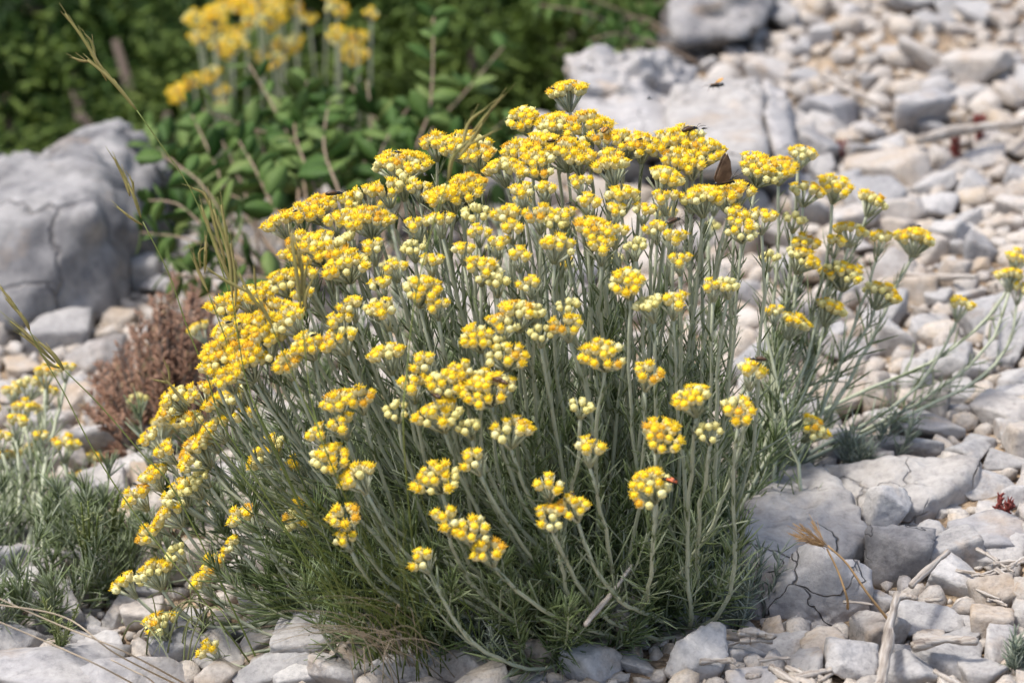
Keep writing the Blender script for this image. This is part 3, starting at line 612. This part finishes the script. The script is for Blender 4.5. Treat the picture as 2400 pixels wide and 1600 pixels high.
# ------------------------------------------------------------------ oval leaved shrub
def leaf_mesh(mat, fold=.18):
    n = 7; V = []; F = []
    for i in range(n + 1):
        t = i / n; ww = .30 * math.sin(math.pi * min(1, t ** .85)) ** .8 + (.012 if i < n else 0); z = -.16 * (t - .35) ** 2
        V += [(t, -ww, z + fold * ww), (t, 0, z), (t, ww, z + fold * ww), (t, 0, z - .012)]
    for i in range(n):
        a = i * 4
        for (p, q) in ((0, 1), (1, 2), (2, 3), (3, 0)): F += [(a + p, a + q, a + q + 4), (a + p, a + q + 4, a + p + 4)]
    m = MB(); m.add(V, F); return m.build('leaf', mat, mesh_only=True)
OVAL = leaf_mesh('roundleaf')
def leafy_shrub(name, label, rootp, twigs, leafpx, step, cap, pairs=True, extra=None):
    root = thing(name, label, 'shrub', rootp); n = 0
    for tw in twigs:
        pts = [at(x, y, t) for x, y, t in tw]; P = spline(pts, 16)
        m = MB(); m.tube(P - P[0], np.linspace(.0016, .0006, 16), 5); o = m.build('twig', 'twigred', root); o.location = P[0] - np.asarray(rootp)
        L = np.r_[0, np.cumsum(np.linalg.norm(np.diff(P, axis=0), axis=1))]; s = L[-1] * .48; k = 0
        while s <= L[-1] + 1e-6 and n < cap:
            i = min(np.searchsorted(L, s), 15); b = P[i]; T = nrm(P[i] - P[i - 1]); sd = nrm(np.cross(T, FW) + nr.normal(0, .25, 3))
            for sg in ((1, -1) if pairs else ((1,) if k % 2 else (-1,))):
                if n >= cap: break
                d = nrm(T * rnd.uniform(.35, .8) + sd * sg + nr.normal(0, .18, 3)); nn = nrm(np.cross(d, T) * sg + np.array([0, -.5, .9]) + nr.normal(0, .3, 3)); y = nrm(np.cross(nn, d)); nn = np.cross(d, y)
                lf = obj('leaf', OVAL, o); sz = leafpx * KPX * 2.1 * rnd.uniform(.7, 1.15) * (1 - .35 * (s / L[-1]) ** 3)
                mt = Matrix(((d[0], y[0], nn[0]), (d[1], y[1], nn[1]), (d[2], y[2], nn[2])))
                lf.rotation_mode = 'QUATERNION'; lf.rotation_quaternion = mt.to_quaternion(); lf.scale = (sz, sz * rnd.uniform(.85, 1.1), sz); lf.location = b - P[0]; n += 1
            s += step * KPX * 2.1; k += 1
    if extra:
        ex, x0, x1, y0, y1, t0, t1 = extra; mass = MB(); LV = np.array([v.co[:] for v in OVAL.vertices]); LF = np.array([p.vertices[:] for p in OVAL.polygons])
        for _ in range(ex):
            x = rnd.uniform(x0, x1); yl = y0 + abs(x - (x0 + x1) / 2) * .25; q = at(x, rnd.uniform(yl, y1), rnd.uniform(t0, t1)); d = nrm(nr.normal(size=3) + [0, 0, .3]); nn = nrm(nr.normal(size=3) * .5 + [0, -.5, .9]); y = nrm(np.cross(nn, d)); nn = np.cross(d, y)
            mass.add((LV * leafpx * KPX * 2.1 * rnd.uniform(.6, 1.0)) @ np.stack([d, y, nn]) + q - np.asarray(rootp), LF)
        mass.build('leaves', 'roundleafmass', root, kind='stuff')
    return root
rp, _ = hit(760, 640)
tw = [[(740, 640, 1.98), (705, 390, 2.08), (640, 250, 2.12), (583, 150, 2.15)], [(700, 640, 2.0), (690, 360, 2.1), (570, 295, 2.12), (450, 250, 2.12)], [(640, 640, 2.0), (550, 520, 2.02), (510, 400, 2.05), (450, 270, 2.1)],
      [(900, 620, 2.05), (975, 350, 2.1), (1010, 240, 2.12), (1016, 40, 2.15)], [(880, 600, 2.05), (930, 370, 2.2), (880, 280, 2.2), (820, 200, 2.24)], [(950, 620, 2.06), (1000, 330, 2.2), (1080, 230, 2.22), (1180, 110, 2.25)],
      [(660, 640, 1.95), (560, 560, 1.98), (470, 430, 2.0), (360, 350, 2.05)], [(700, 660, 1.93), (560, 610, 1.95), (440, 560, 1.96), (330, 545, 1.98)], [(820, 640, 2.0), (800, 470, 2.02), (760, 350, 2.06), (770, 240, 2.12)],
      [(700, 660, 1.92), (600, 650, 1.93), (480, 650, 1.93), (390, 640, 1.95)], [(760, 640, 1.98), (650, 500, 2.0), (600, 400, 2.02), (560, 330, 2.06)], [(900, 640, 2.02), (880, 450, 2.06), (900, 340, 2.1), (960, 250, 2.14)],
      [(1000, 600, 2.08), (1080, 420, 2.12), (1130, 330, 2.16), (1190, 280, 2.2)], [(650, 660, 1.94), (520, 570, 1.96), (420, 480, 1.98), (350, 470, 2.0)], [(820, 640, 2.0), (730, 420, 2.06), (690, 300, 2.1), (720, 190, 2.16)],
      [(1000, 600, 2.1), (1060, 480, 2.14), (1110, 400, 2.2), (1100, 300, 2.24)], [(700, 650, 1.98), (620, 560, 2.0), (580, 480, 2.02), (500, 440, 2.04)], [(820, 640, 1.98), (850, 400, 2.1), (870, 300, 2.16), (860, 190, 2.2)]]
for _ in range(12):
    tx = rnd.uniform(360, 1150); ty = rnd.uniform(260, 600); tw.append([(760 + (tx - 760) * .4 + rnd.uniform(-40, 40), 650, 2.05), (760 + (tx - 760) * .6, 650 + (ty - 650) * .4, 2.08), (tx - (tx - 760) * .15, ty + 50, 2.12), (tx, ty, 2.16)])
tw = [[(770 + rnd.uniform(-25, 25), 660, 2.02)] + t for t in tw]
leafy_shrub('oval_leaved_shrub', 'green shrub of paired oval leaves on reddish twigs behind the bush', rp, tw, 84, 46, 300, extra=(560, 340, 1170, 215, 650, 2.10, 2.34))
rp2, _ = hit(1500, 60)
tw2 = [[(1640, 150, 2.39), (1480, 75, 2.36), (1370, 30, 2.34), (1262, 12, 2.34)], [(1640, 140, 2.44), (1520, 60, 2.44), (1440, 20, 2.44), (1350, -15, 2.44)], [(1640, 150, 2.36), (1540, 105, 2.34), (1450, 80, 2.32), (1380, 95, 2.30)],
       [(1630, 140, 2.44), (1560, 40, 2.49), (1530, -5, 2.49), (1480, -50, 2.49)], [(1640, 150, 2.39), (1580, 110, 2.38), (1520, 110, 2.36), (1450, 115, 2.34)], [(1630, 120, 2.46), (1590, 40, 2.46), (1560, 10, 2.46), (1500, 10, 2.44)], [(1630, 140, 2.42), (1570, 80, 2.40), (1500, 40, 2.40), (1420, 60, 2.38)]]
leafy_shrub('oval_leaved_shrub', 'shrub of small paired leaves arching out beside the dark boulder', at(1640, 150, 2.39), tw2, 60, 28, 170)

# ------------------------------------------------------------------ brown dried cushion shrub
p, t = hit(370, 1090); br = thing('dried_thyme_shrub', 'reddish brown dried cushion shrub behind the flowering bush', 'shrub', p); m = MB(); s2 = MB()
for _ in range(260):
    x = rnd.uniform(205, 520); top = 690 + abs(x - 440) ** 1.35 * .145; top += rnd.gauss(0, 22); y = rnd.uniform(top, 1150) if rnd.random() < .7 else top + rnd.uniform(-35, 60)
    tip = at(x + rnd.uniform(-12, 12), y, 1.80 + rnd.uniform(-.05, .09) + (1100 - y) * .0001) - p
    b = np.array([tip[0] * .4, tip[1] * .4 , 0.]); b[2] = float(ground(p[0] + b[0], p[1] + b[1])) - p[2]
    P = bez(b, b + (tip - b) * .3 + [0, 0, .01], b + (tip - b) * .7, tip, 9); s2.tube(P, np.linspace(.0011, .0006, 9), 4)
    stem_leaves(m, P, rnd.randint(26, 60), .35, 1.0, .0060, .0045, .0011, 1.1, ns=2)
s2.build('branches', 'bark', br, kind='stuff'); m.build('dry_leaves', 'brown', br, kind='stuff')

# ------------------------------------------------------------------ dark shrubs down the slope
def far_shrub(label, px, py, t, rx, rz, n, name='evergreen_shrub', mat='darkleaf', lsize=.035):
    c = at(px, py, t); gz = float(ground(c[0], c[1])); root = thing(name, label, 'shrub', (c[0], c[1], gz)); o = np.array([c[0], c[1], gz])
    tk = MB(); pts = []
    for k in range(9):
        a = k * .7 + rnd.random(); q = c - o + np.array([math.cos(a) * rx * .7, math.sin(a) * rx * .6, rnd.uniform(-.4, .6) * rz])
        P = bez(np.array([0, 0, -.05]), (c - o) * .4, (c - o) * .6 + nr.normal(0, .05, 3), q, 8); tk.tube(P, np.linspace(.022, .004, 8), 5); pts.append(q)
    tk.build('trunk', 'bark', root); cr = MB()
    cl = nrm(nr.normal(size=(60, 3))) * nr.uniform(.35, 1.0, (60, 1)) * np.array([rx, rx * .8, rz]) + (c - o)
    for q in cl:
        k = int(n * .9) // 60; b = q + nr.normal(0, .11, (k, 3)) * rx * 1.1; needles(cr, b, nr.normal(size=(k, 3)) + (q - (c - o)) * .8, nr.normal(0, .25, (k, 3)) + [0, 0, -.2], np.full(k, lsize * 1.2) * nr.uniform(.6, 1.3, k), np.full(k, lsize * .40), 2)
    cr.build('crown', mat, root, kind='stuff')
for (lb, x, y, t, rx, rz, n) in [('dark evergreen shrub behind the peaked boulder', 60, 200, 3.5, .42, .40, 9000), ('dark evergreen shrub between the boulder and the blurred flowers', 330, 170, 3.3, .36, .36, 9000),
    ('dark shrub rising behind the blurred flowering bush', 620, 80, 3.9, .45, .5, 9000), ('olive green shrub behind the tall reddish twig', 930, 60, 3.7, .36, .42, 8000), ('dark shrub behind the arching small leaved shrub', 1270, 60, 3.6, .36, .34, 8000),
    ('dark shrub behind the dark boulder', 1500, -20, 3.9, .40, .40, 7000), ('tall dark shrub far behind the peaked boulder', -160, 60, 4.4, .6, .6, 8000), ('dark shrub growing past the low end of the peaked boulder', -560, 120, 4.2, .55, .5, 4000), ('broad dark shrub far down the slope past the peaked boulder', -900, 150, 5.0, .9, .7, 4000), ('far dark shrub below the slope edge', 760, -150, 5.0, .9, .8, 9000),
    ('low green shrub at the slope edge below the reddish twig', 850, 380, 2.75, .22, .17, 5000), ('low green shrub at the slope edge beside the pale boulder', 1200, 260, 2.8, .17, .17, 4500), ('low green shrub behind the peaked boulder foot', 420, 400, 2.75, .2, .2, 5000)]:
    far_shrub(lb, x, y, t, rx, rz, n, lsize=.014 if t < 3 else .017, mat='oliveleaf' if ('olive' in lb or 'low green' in lb) else 'darkleaf')

# ------------------------------------------------------------------ grasses
def grass(label, pts, t, spikes, base=None, r=.00045, cat='grass', smat='spike', mat='grass', name='grass_stalk'):
    """pts: stalk from the head down in photo pixels; spikes: (x0,y0 base)->(x1,y1 tip)"""
    P3 = [at(x, y, t + (i * .004)) for i, (x, y) in enumerate(pts)]
    b, tb = hit(*(base or pts[-1])) ; P3.append(b - np.array([0, 0, .003]))
    P = spline(P3, 40); root = thing(name, label, cat, b); m = MB(); m.tube(P - b, np.linspace(r * .7, r * 1.2, 40), 5); m.build('stalk', mat, root)
    for (x0, y0, x1, y1, wd) in spikes:
        A, B = at(x0, y0, t), at(x1, y1, t - .004); mid = (A + B) / 2 + nr.normal(0, .0012, 3); S = spline([A, mid, B], 12); m = MB(); L = np.linalg.norm(B - A)
        u = np.linspace(0, 1, 12); m.tube(S - b, wd * KPX * t / 2 * (.35 + .9 * np.sin(np.pi * u) ** .7 * (1 - .4 * u)) * .85, 5)
        k = max(5, int(L / .0035)); idx = np.linspace(0, 9.5, k).astype(int); T = nrm(S[idx + 1] - S[idx]); sd = nrm(np.cross(T, FW)) * np.where(np.arange(k) % 2, 1, -1)[:, None]
        needles(m, S[idx] - b, T + sd * .07, T * .02, np.full(k, min(.013, L * .5)), np.full(k, wd * KPX * t * .26), 3)
        m.build('spikelet', smat, root)
    return root
grass('tall arching grass stalk leaning over the peaked boulder', [(320, 258), (385, 350), (450, 450), (510, 600), (560, 760), (640, 960)], 1.46, [(320, 258, 205, 140, 11), (250, 190, 152, 32, 9), (225, 150, 197, 78, 8), (215, 145, 168, 134, 7), (296, 228, 232, 150, 8)], (900, 1580))
grass('grass stalk with a narrow green head before the boulder', [(335, 520), (395, 640), (440, 770), (485, 880), (520, 990), (600, 1120)], 1.45, [(330, 510, 300, 430, 10), (305, 460, 266, 368, 10), (312, 465, 303, 415, 7), (335, 528, 274, 484, 7)], (880, 1590))
grass('grass head of brown spikelets crossing the left flower heads', [(545, 700), (560, 800), (580, 900), (640, 1050)], 1.42, [(545, 700, 500, 490, 11), (530, 620, 490, 470, 9), (540, 640, 518, 480, 10), (552, 720, 540, 570, 9), (548, 680, 470, 480, 8), (500, 500, 448, 440, 8)], (900, 1590))
grass('short grass head with two upright spikelets over the dried shrub', [(490, 690), (520, 770), (560, 880), (640, 1040)], 1.44, [(488, 685, 452, 592, 9), (480, 640, 483, 552, 9), (470, 630, 478, 580, 7)], (890, 1590))
grass('grass stalk with a drooping brown green head over yellow clusters', [(630, 750), (665, 830), (720, 950), (800, 1120)], 1.40, [(625, 740, 560, 640, 10), (590, 690, 485, 628, 8), (600, 680, 596, 628, 8), (640, 770, 600, 690, 8)], (1000, 1590))
grass('grass head of dark brown spikelets before the left heads', [(708, 735), (716, 830), (735, 960), (790, 1120)], 1.38, [(706, 725, 682, 545, 11), (712, 720, 722, 610, 10), (706, 690, 690, 560, 8), (716, 730, 735, 650, 8), (708, 650, 690, 580, 7)], (1010, 1590))
grass('grass stalk with slender curved spikelets by the lower left heads', [(450, 960), (510, 1040), (580, 1130), (680, 1260)], 1.44, [(448, 955, 390, 890, 10), (400, 900, 362, 890, 7), (398, 895, 387, 850, 7)], (930, 1590))
grass('long straight grass stalk rising from the lower left', [(70, 775), (95, 825), (150, 920), (228, 1070), (330, 1222), (480, 1410)], 1.48, [(70, 775, 38, 725, 11), (55, 750, 0, 672, 9), (45, 735, 14, 700, 8)], (600, 1560))
grass('grass stalk with a green head above the blurred bush', [(152, 868), (230, 945), (330, 1060), (420, 1170)], 1.50, [(150, 868, 90, 800, 12), (110, 830, 24, 752, 9), (130, 850, 45, 780, 9), (140, 862, 95, 828, 9)], (620, 1570))
grass('grass stalk with a green head standing among the top flowers', [(1050, 425), (1030, 480), (1010, 545), (975, 690), (955, 860), (948, 1060)], 1.36, [(1050, 425, 1098, 330, 12), (1075, 370, 1130, 290, 11), (1100, 320, 1180, 222, 8), (1085, 345, 1142, 252, 9), (1090, 345, 1158, 308, 7)], (1000, 1590))
for i, (a, b_) in enumerate([([(-40, 1385), (130, 1460), (300, 1530)], (470, 1610)), ([(-40, 1440), (120, 1508), (250, 1568)], (420, 1650)), ([(-30, 1412), (150, 1445), (270, 1530)], (430, 1600)), ([(260, 1545), (310, 1570), (350, 1590)], (380, 1610))]):
    grass('dry straw stalk lying across the lower left stones', a, 1.42, [], b_, .0005, 'straw', mat='straw', name='straw_stalk')['group'] = 'dry straws over the stones'
# green grass tuft and dry blades at the foot of the bush
def tuft(label, px, py, n, tips, t, mat, Wd, bl='grass'):
    b, tb = hit(px, py); root = thing('grass_tuft', label, bl, b); m = MB()
    for _ in range(n):
        tx, ty = tips(); tip = at(tx, ty, t + rnd.uniform(-.07, .09)) - b; s = np.array([rnd.gauss(0, .018), rnd.gauss(0, .014), 0]); s[2] = float(ground(b[0] + s[0], b[1] + s[1])) - b[2]
        P = bez(s, s + (tip - s) * .3 + [0, 0, .03], s + (tip - s) * .7 + [0, 0, .015], tip, 10); m.tube(P, np.linspace(Wd, Wd * .25, 10), 3)
    m.build('grass_blades', mat, root, kind='stuff')
tuft('fine green grass tuft growing through the lower left of the bush', 1000, 1570, 80, lambda: (rnd.uniform(480, 1050), rnd.uniform(1040, 1500)), 1.36, 'grass', .00045)
tuft('dry straw coloured grass tuft at the foot of the bush', 960, 1600, 34, lambda: (rnd.uniform(560, 960), rnd.uniform(1400, 1570)), 1.36, 'straw', .00035)
tuft('sparse green weeds among stones at lower left', 430, 1530, 26, lambda: (rnd.uniform(330, 560), rnd.uniform(1380, 1540)), 1.48, 'lime', .0006)

# dried brome head
b, tb = hit(2085, 1450); root = thing('dry_brome_grass', 'dry orange brown bristly grass head leaning over the bedrock', 'grass', b)
for pts in ([(1940, 1278), (1985, 1320), (2030, 1385), (2090, 1462)], [(1938, 1285), (1965, 1340), (1985, 1400), (1987, 1425)]):
    m = MB(); P = spline([at(x, y, 1.455) if i < len(pts) - 1 else hit(x, y, .016)[0] for i, (x, y) in enumerate(pts)], 16); m.tube(P - b, np.linspace(.0005, .0008, 16), 5); m.build('stalk', 'brome', root)
for k in range(9):
    A = at(1938 + rnd.uniform(-6, 6), 1280 + rnd.uniform(-6, 6), 1.455); B = at(1885 + rnd.uniform(-15, 30), 1245 + rnd.uniform(-15, 30), 1.455 + rnd.uniform(-.01, .01)); m = MB(); n = 14
    u = nr.uniform(0, 1, (n, 1)); T = nrm(B - A); needles(m, A + (B - A) * u - b, T + nr.normal(0, .22, (n, 3)) + [-.1, 0, .1], nr.normal(0, .06, (n, 3)), nr.uniform(.005, .010, n), np.full(n, .00035), 3); m.build('spikelet', 'brome', root)

# small lime coloured weeds
for (x, y, h, lb) in [(215, 1400, 220, 'small lime green weed before the tan orange rock'), (145, 1560, 160, 'lime green weed with tiny pale flowers over the large low rock'), (255, 1330, 180, 'thin upright weed beside the tan orange rock')]:
    b, t = hit(x, y); root = thing('weed', lb, 'plant', b); m = MB(); f = MB()
    for k in range(6):
        tip = at(x + rnd.uniform(-50, 40), y - h * rnd.uniform(.6, 1.05), t - .06) - b; P = bez(np.zeros(3), tip * .3 + [0, 0, .01], tip * .7, tip, 9); m.tube(P, np.linspace(.0008, .0005, 9), 4); stem_leaves(f, P, 26, .2, 1., .008, .004, .0006, 1.)
    m.build('stems', 'grass', root); f.build('leaves', 'lime', root, kind='stuff')
# red sedum
for (x, y, h, lb) in [(2295, 350, 60, 'dark red sedum sprout beside the bleached branch'), (2245, 385, 55, 'dull red sedum clump between pale stones'), (2345, 1230, 42, 'small red sedum sprout on the grit by the broad grey rock'), (1975, 385, 30, 'tiny dark red sedum beside the tan grit')]:
    b, t = hit(x, y); root = thing('red_sedum', lb, 'plant', b); m = MB(); k3 = MB()
    for k in range(4):
        tip = np.array([rnd.uniform(-.007, .007), rnd.uniform(-.005, .005), h * KPX * t * rnd.uniform(.8, 1.1) + .006]); P = bez(np.zeros(3), tip * .3, tip * .7, tip, 8); k3.tube(P, .0011, 5); stem_leaves(m, P, 46, .05, 1., .004, .003, .0010, .9)
    k3.build('stems', 'red', root); m.build('leaves', 'red', root, kind='stuff')

# ------------------------------------------------------------------ dead sticks
def stick(label, pts, r, group=None, up=.012, branches=()):
    P3 = [hit(x, y, up)[0] for x, y in pts]; P = spline(P3, 18); b = P[0].copy(); P = P + nr.normal(0, r * .10, P.shape); L = np.linalg.norm(P[-1] - P[0])
    xa = nrm(P[-1] - P[0]); ya = nrm(np.cross([0, 0, 1.], xa)); za = np.cross(xa, ya); Rm = np.stack([xa, ya, za], 1)
    m = MB(); Q = (P - b) @ Rm; m.tube(Q, r * (1 + .18 * np.sin(np.linspace(0, 9, 18) + rnd.random() * 6)) * np.linspace(1.1, .75, 18), 7)
    o = m.build('dead_stick', 'wood'); o.location = b; o.rotation_euler = Matrix(Rm.tolist()).to_euler(); tag(o, label, 'stick', group)
    for br in branches:
        B = spline([hit(x, y, up)[0] for x, y in br], 8); mm = MB(); mm.tube((B - b) @ Rm, np.linspace(r * .7, r * .35, 8), 6); mm.build('branch', 'wood', o)
stick('long bleached dead stick standing upright between white rocks', [(2062, 1610), (2078, 1520), (2088, 1450), (2106, 1392)], .0030, up=.028, branches=[[(2104, 1400), (2125, 1396), (2150, 1402)]])
stick('thick split grey stick lying beneath the flat grey stone', [(2140, 1515), (2210, 1498), (2290, 1502)], .0026, up=.022)
stick('bundle like split dead wood beside the large pale rock', [(1730, 1482), (1770, 1482), (1816, 1492)], .0024, up=.02)
stick('split dead wood splinter under the bundle of dead wood', [(1735, 1500), (1775, 1498), (1810, 1502)], .0018, up=.016)
stick('broken grey stick beside the bright white rounded rock', [(1860, 1588), (1910, 1578), (1952, 1568)], .0022, up=.016)
stick('curved brown bark strip beside the bright white rounded rock', [(1805, 1562), (1840, 1585), (1875, 1602)], .0022, up=.016)
stick('thin straight grey twig over the low cracked stones', [(2190, 1572), (2230, 1594), (2270, 1612)], .0013, up=.03)
stick('grey branch leaning on the dark fractured rock', [(2135, 1372), (2190, 1320), (2222, 1292)], .0020, up=.035)
stick('pale bleached branch lying across stones by the red sedum', [(2150, 330), (2260, 305), (2410, 285)], .0042, up=.03)
stick('forked dead branch lying on the upper scree', [(1935, 178), (2000, 215), (2075, 250)], .0028, up=.022, branches=[[(1950, 188), (1942, 170), (1946, 160)], [(1965, 195), (1985, 190), (2010, 180)]])
stick('thin grey stick lying on middle scree stones', [(2110, 640), (2180, 650), (2290, 648)], .0024, up=.016)
stick('short upright dead twig wedged in the scree', [(2315, 790), (2325, 740), (2333, 712)], .0018, up=.03)
stick('slender grey dead twig caught in the front of the bush', [(1372, 1462), (1425, 1400), (1482, 1325)], .0013, up=.055)
for k in range(34):
    if k < 24: x, y = rnd.choice([(2330, 1340), (2360, 1390), (1760, 1540), (1900, 1580), (2300, 1320), (2180, 1420), (2010, 1440), (1850, 1560), (2380, 1340)]); x += rnd.gauss(0, 34); y += rnd.gauss(0, 18)
    else: x, y = rnd.uniform(2000, 2390), rnd.uniform(560, 1000)
    a = rnd.uniform(-.6, .6); L = rnd.uniform(30, 85); dx, dy = math.cos(a) * L / 2, math.sin(a) * L / 2
    stick('short broken grey twig littering the stones', [(x - dx, y - dy), (x + rnd.uniform(-6, 6), y + rnd.uniform(-4, 4)), (x + dx, y + dy)], rnd.uniform(.0007, .0015), 'twig litter on the scree', .014)

# ------------------------------------------------------------------ insects
def insect(label, px, py, t, size, yaw, mats, group=None, wings=False, pitch=0., name='beetle', bands=None):
    p = at(px, py, t); root = thing(name, label, 'insect' if name != 'beetle' else 'beetle', p, group); root.rotation_euler = (0, pitch, yaw); s = size
    m = MB(); m.tube([(-.50 * s, 0, .10 * s), (-.46 * s, 0, .11 * s), (-.3 * s, 0, .12 * s), (-.05 * s, 0, .13 * s), (.12 * s, 0, .13 * s), (.15 * s, 0, .12 * s), (.24 * s, 0, .13 * s), (.31 * s, 0, .12 * s), (.34 * s, 0, .11 * s), (.40 * s, 0, .10 * s), (.47 * s, 0, .08 * s)],
        np.array([.02, .07, .12, .135, .115, .08, .10, .085, .06, .075, .025]) * s, 8); m.build('body', mats[0], root)
    for sg in (-1, 1):
        m = MB()
        if wings: m.add(*wingshape(s, sg))
        else: m.tube([(-.48 * s, sg * .03 * s, .15 * s), (-.3 * s, sg * .075 * s, .19 * s), (-.05 * s, sg * .085 * s, .21 * s), (.12 * s, sg * .06 * s, .19 * s)], np.array([.02, .06, .07, .045]) * s, 6)
        m.build('wing_case' if not wings else 'wing', mats[1], root)
        for k, (x0, xe) in enumerate(((.25, .42), (.12, .08), (.02, -.32))):
            m = MB(); m.tube([(x0 * s, sg * .06 * s, .08 * s), ((x0 + xe) / 2 * s, sg * .22 * s, .14 * s), (xe * s, sg * .33 * s, -.06 * s)], .016 * s, 4); m.build('leg', mats[0], root)
        m = MB(); m.tube(spline([(.44 * s, sg * .03 * s, .11 * s), (.6 * s, sg * .12 * s, .22 * s), (.82 * s, sg * .2 * s, .2 * s)], 6), .010 * s, 4); m.build('antenna', mats[0], root)
    if bands:
        for x in bands: 
            m = MB(); m.tube([(x * s - .035 * s, 0, .165 * s), (x * s + .035 * s, 0, .165 * s)], .128 * s, 9); m.build('band', 'black', root)
    return root
def wingshape(s, sg):
    o = [(0.1, .06), (.16, .3), (.08, .62), (-.12, .70), (-.26, .5), (-.18, .2)]; V = [(x * s, sg * y * s, .2 * s + y * .25 * s) for x, y in o] + [(x * s, sg * y * s, .2 * s + y * .25 * s - .012 * s) for x, y in o]; n = len(o); F = []
    for i in range(1, n - 1): F += [(0, i, i + 1), (n, n + i + 1, n + i)]
    for i in range(n): j = (i + 1) % n; F += [(i, j, j + n), (i, j + n, i + n)]
    return V, F
def on_head(px, py, d=.004):
    k = min(HEADPOS, key=lambda h: (h[0] - px) ** 2 + (h[1] - py) ** 2 * 1.3); return k[2] - d
S = 1.0204
for (x, y, sz, yaw, mt, lb, bd) in [(1148, 880, .0105, -.7, ('brownshell', 'brownshell'), 'slender brown beetle on a flower head of mixed pale buds', None), (1000, 913, .0085, 2.2, ('black', 'brownshell'), 'dark bristly fly like beetle perched between two flower heads', None),
    (1742, 829, .0085, 3.0, ('black', 'brownshell'), 'brown beetle lying flat on a lone flower head near the bedrock', None), (1537, 1108, .0095, 2.5, ('black', 'orange'), 'red and black banded beetle on a large yellow flower head', (-.32, -.02)),
    (1548, 512, .0105, .8, ('black', 'brownshell'), 'long dark beetle climbing between two upper flower heads', None), (768, 449, .0095, .2, ('black', 'brownshell'), 'brown beetle on the upper left flower head before the leafy shrub', None),
    (1585, 302, .0105, .6, ('black', 'brownshell'), 'brown longhorn beetle on the topmost right flower heads', None), (1390, 303, .0095, 1.2, ('brownshell', 'amber'), 'amber bristly bee like insect on the crowded top heads', None),
    (538, 887, .0095, 1.8, ('brownshell', 'brownshell'), 'long legged brown bug on the left flower heads', None), (350, 1448, .0075, .1, ('black', 'black'), 'black ant like insect on the lowest left flower head', None), (1268, 327, .0055, .2, ('black', 'brownshell'), 'dark beetle on the crowded upper heads left of the slab', None)]:
    insect(lb, x * S, y * S, on_head(x * S, y * S, .006), sz, yaw, mt, bands=bd)
for (x, y) in [(1268, 205), (1470, 322), (1618, 297), (818, 890), (808, 884), (678, 487), (1014, 490), (720, 772), (2108, 521), (1305, 470), (1530, 438), (1070, 340), (885, 695), (550, 745), (410, 970), (310, 1113), (1358, 1008), (915, 352), (975, 403), (1315, 1135), (783, 1215), (527, 742)]:
    insect('tiny black beetle sitting on a yellow flower head', x * S, y * S, on_head(x * S, y * S, .007), rnd.uniform(.0032, .0048), rnd.uniform(0, 6.28), ('black', 'black'), 'tiny black beetles on the flowers')
insect('flying amber beetle with open wings over the cracked slab', 1680, 205, 1.70, .0105, 2.6, ('black', 'amber'), wings=True, name='flying_beetle', pitch=.3)
insect('tiny dark fly in the air over the upper scree', 1755, 124, 1.80, .0035, .5, ('black', 'black'), wings=True, name='flying_insect')
insect('tiny dark fly in the air before the rugged pale boulder', 1522, 233, 1.75, .0035, .1, ('black', 'black'), wings=True, name='flying_insect')
# butterfly with closed wings
bp = at(1695, 428, on_head(1695, 440, .002)); bf = thing('butterfly', 'brown butterfly with closed upright wings on a flower head', 'butterfly', bp)
for sg, nm in ((.0009, 'wing'), (-.0009, 'wing')):
    o = [(-.004, 0), (.003, .0), (.0045, .004), (.0035, .011), (.0015, .0155), (-.0005, .0135), (-.0035, .007), (-.005, .003)]; n = len(o)
    V = [(x, sg * (1 + y * 22), y) for x, y in o] + [(x, sg * (1 + y * 22) + .00025, y) for x, y in o]; F = []
    for i in range(1, n - 1): F += [(0, i, i + 1), (n, n + i + 1, n + i)]
    for i in range(n): j = (i + 1) % n; F += [(i, j, j + n), (i, j + n, i + n)]
    m = MB(); m.add(V, F); m.build(nm, 'wing', bf, smooth=False)
m = MB(); m.tube([(-.006, 0, .0), (-.003, 0, .0005), (.001, 0, .001), (.004, 0, .0008), (.0055, 0, .0006)], [.0003, .0008, .001, .0009, .0004], 7); m.build('body', 'black', bf)
for sg in (-1, 1):
    m = MB(); m.tube([(.005, 0, .001), (.008, sg * .0015, .003), (.011, sg * .003, .0045)], .00018, 4); m.build('antenna', 'black', bf)
bf.rotation_euler = (0, 0, .5)
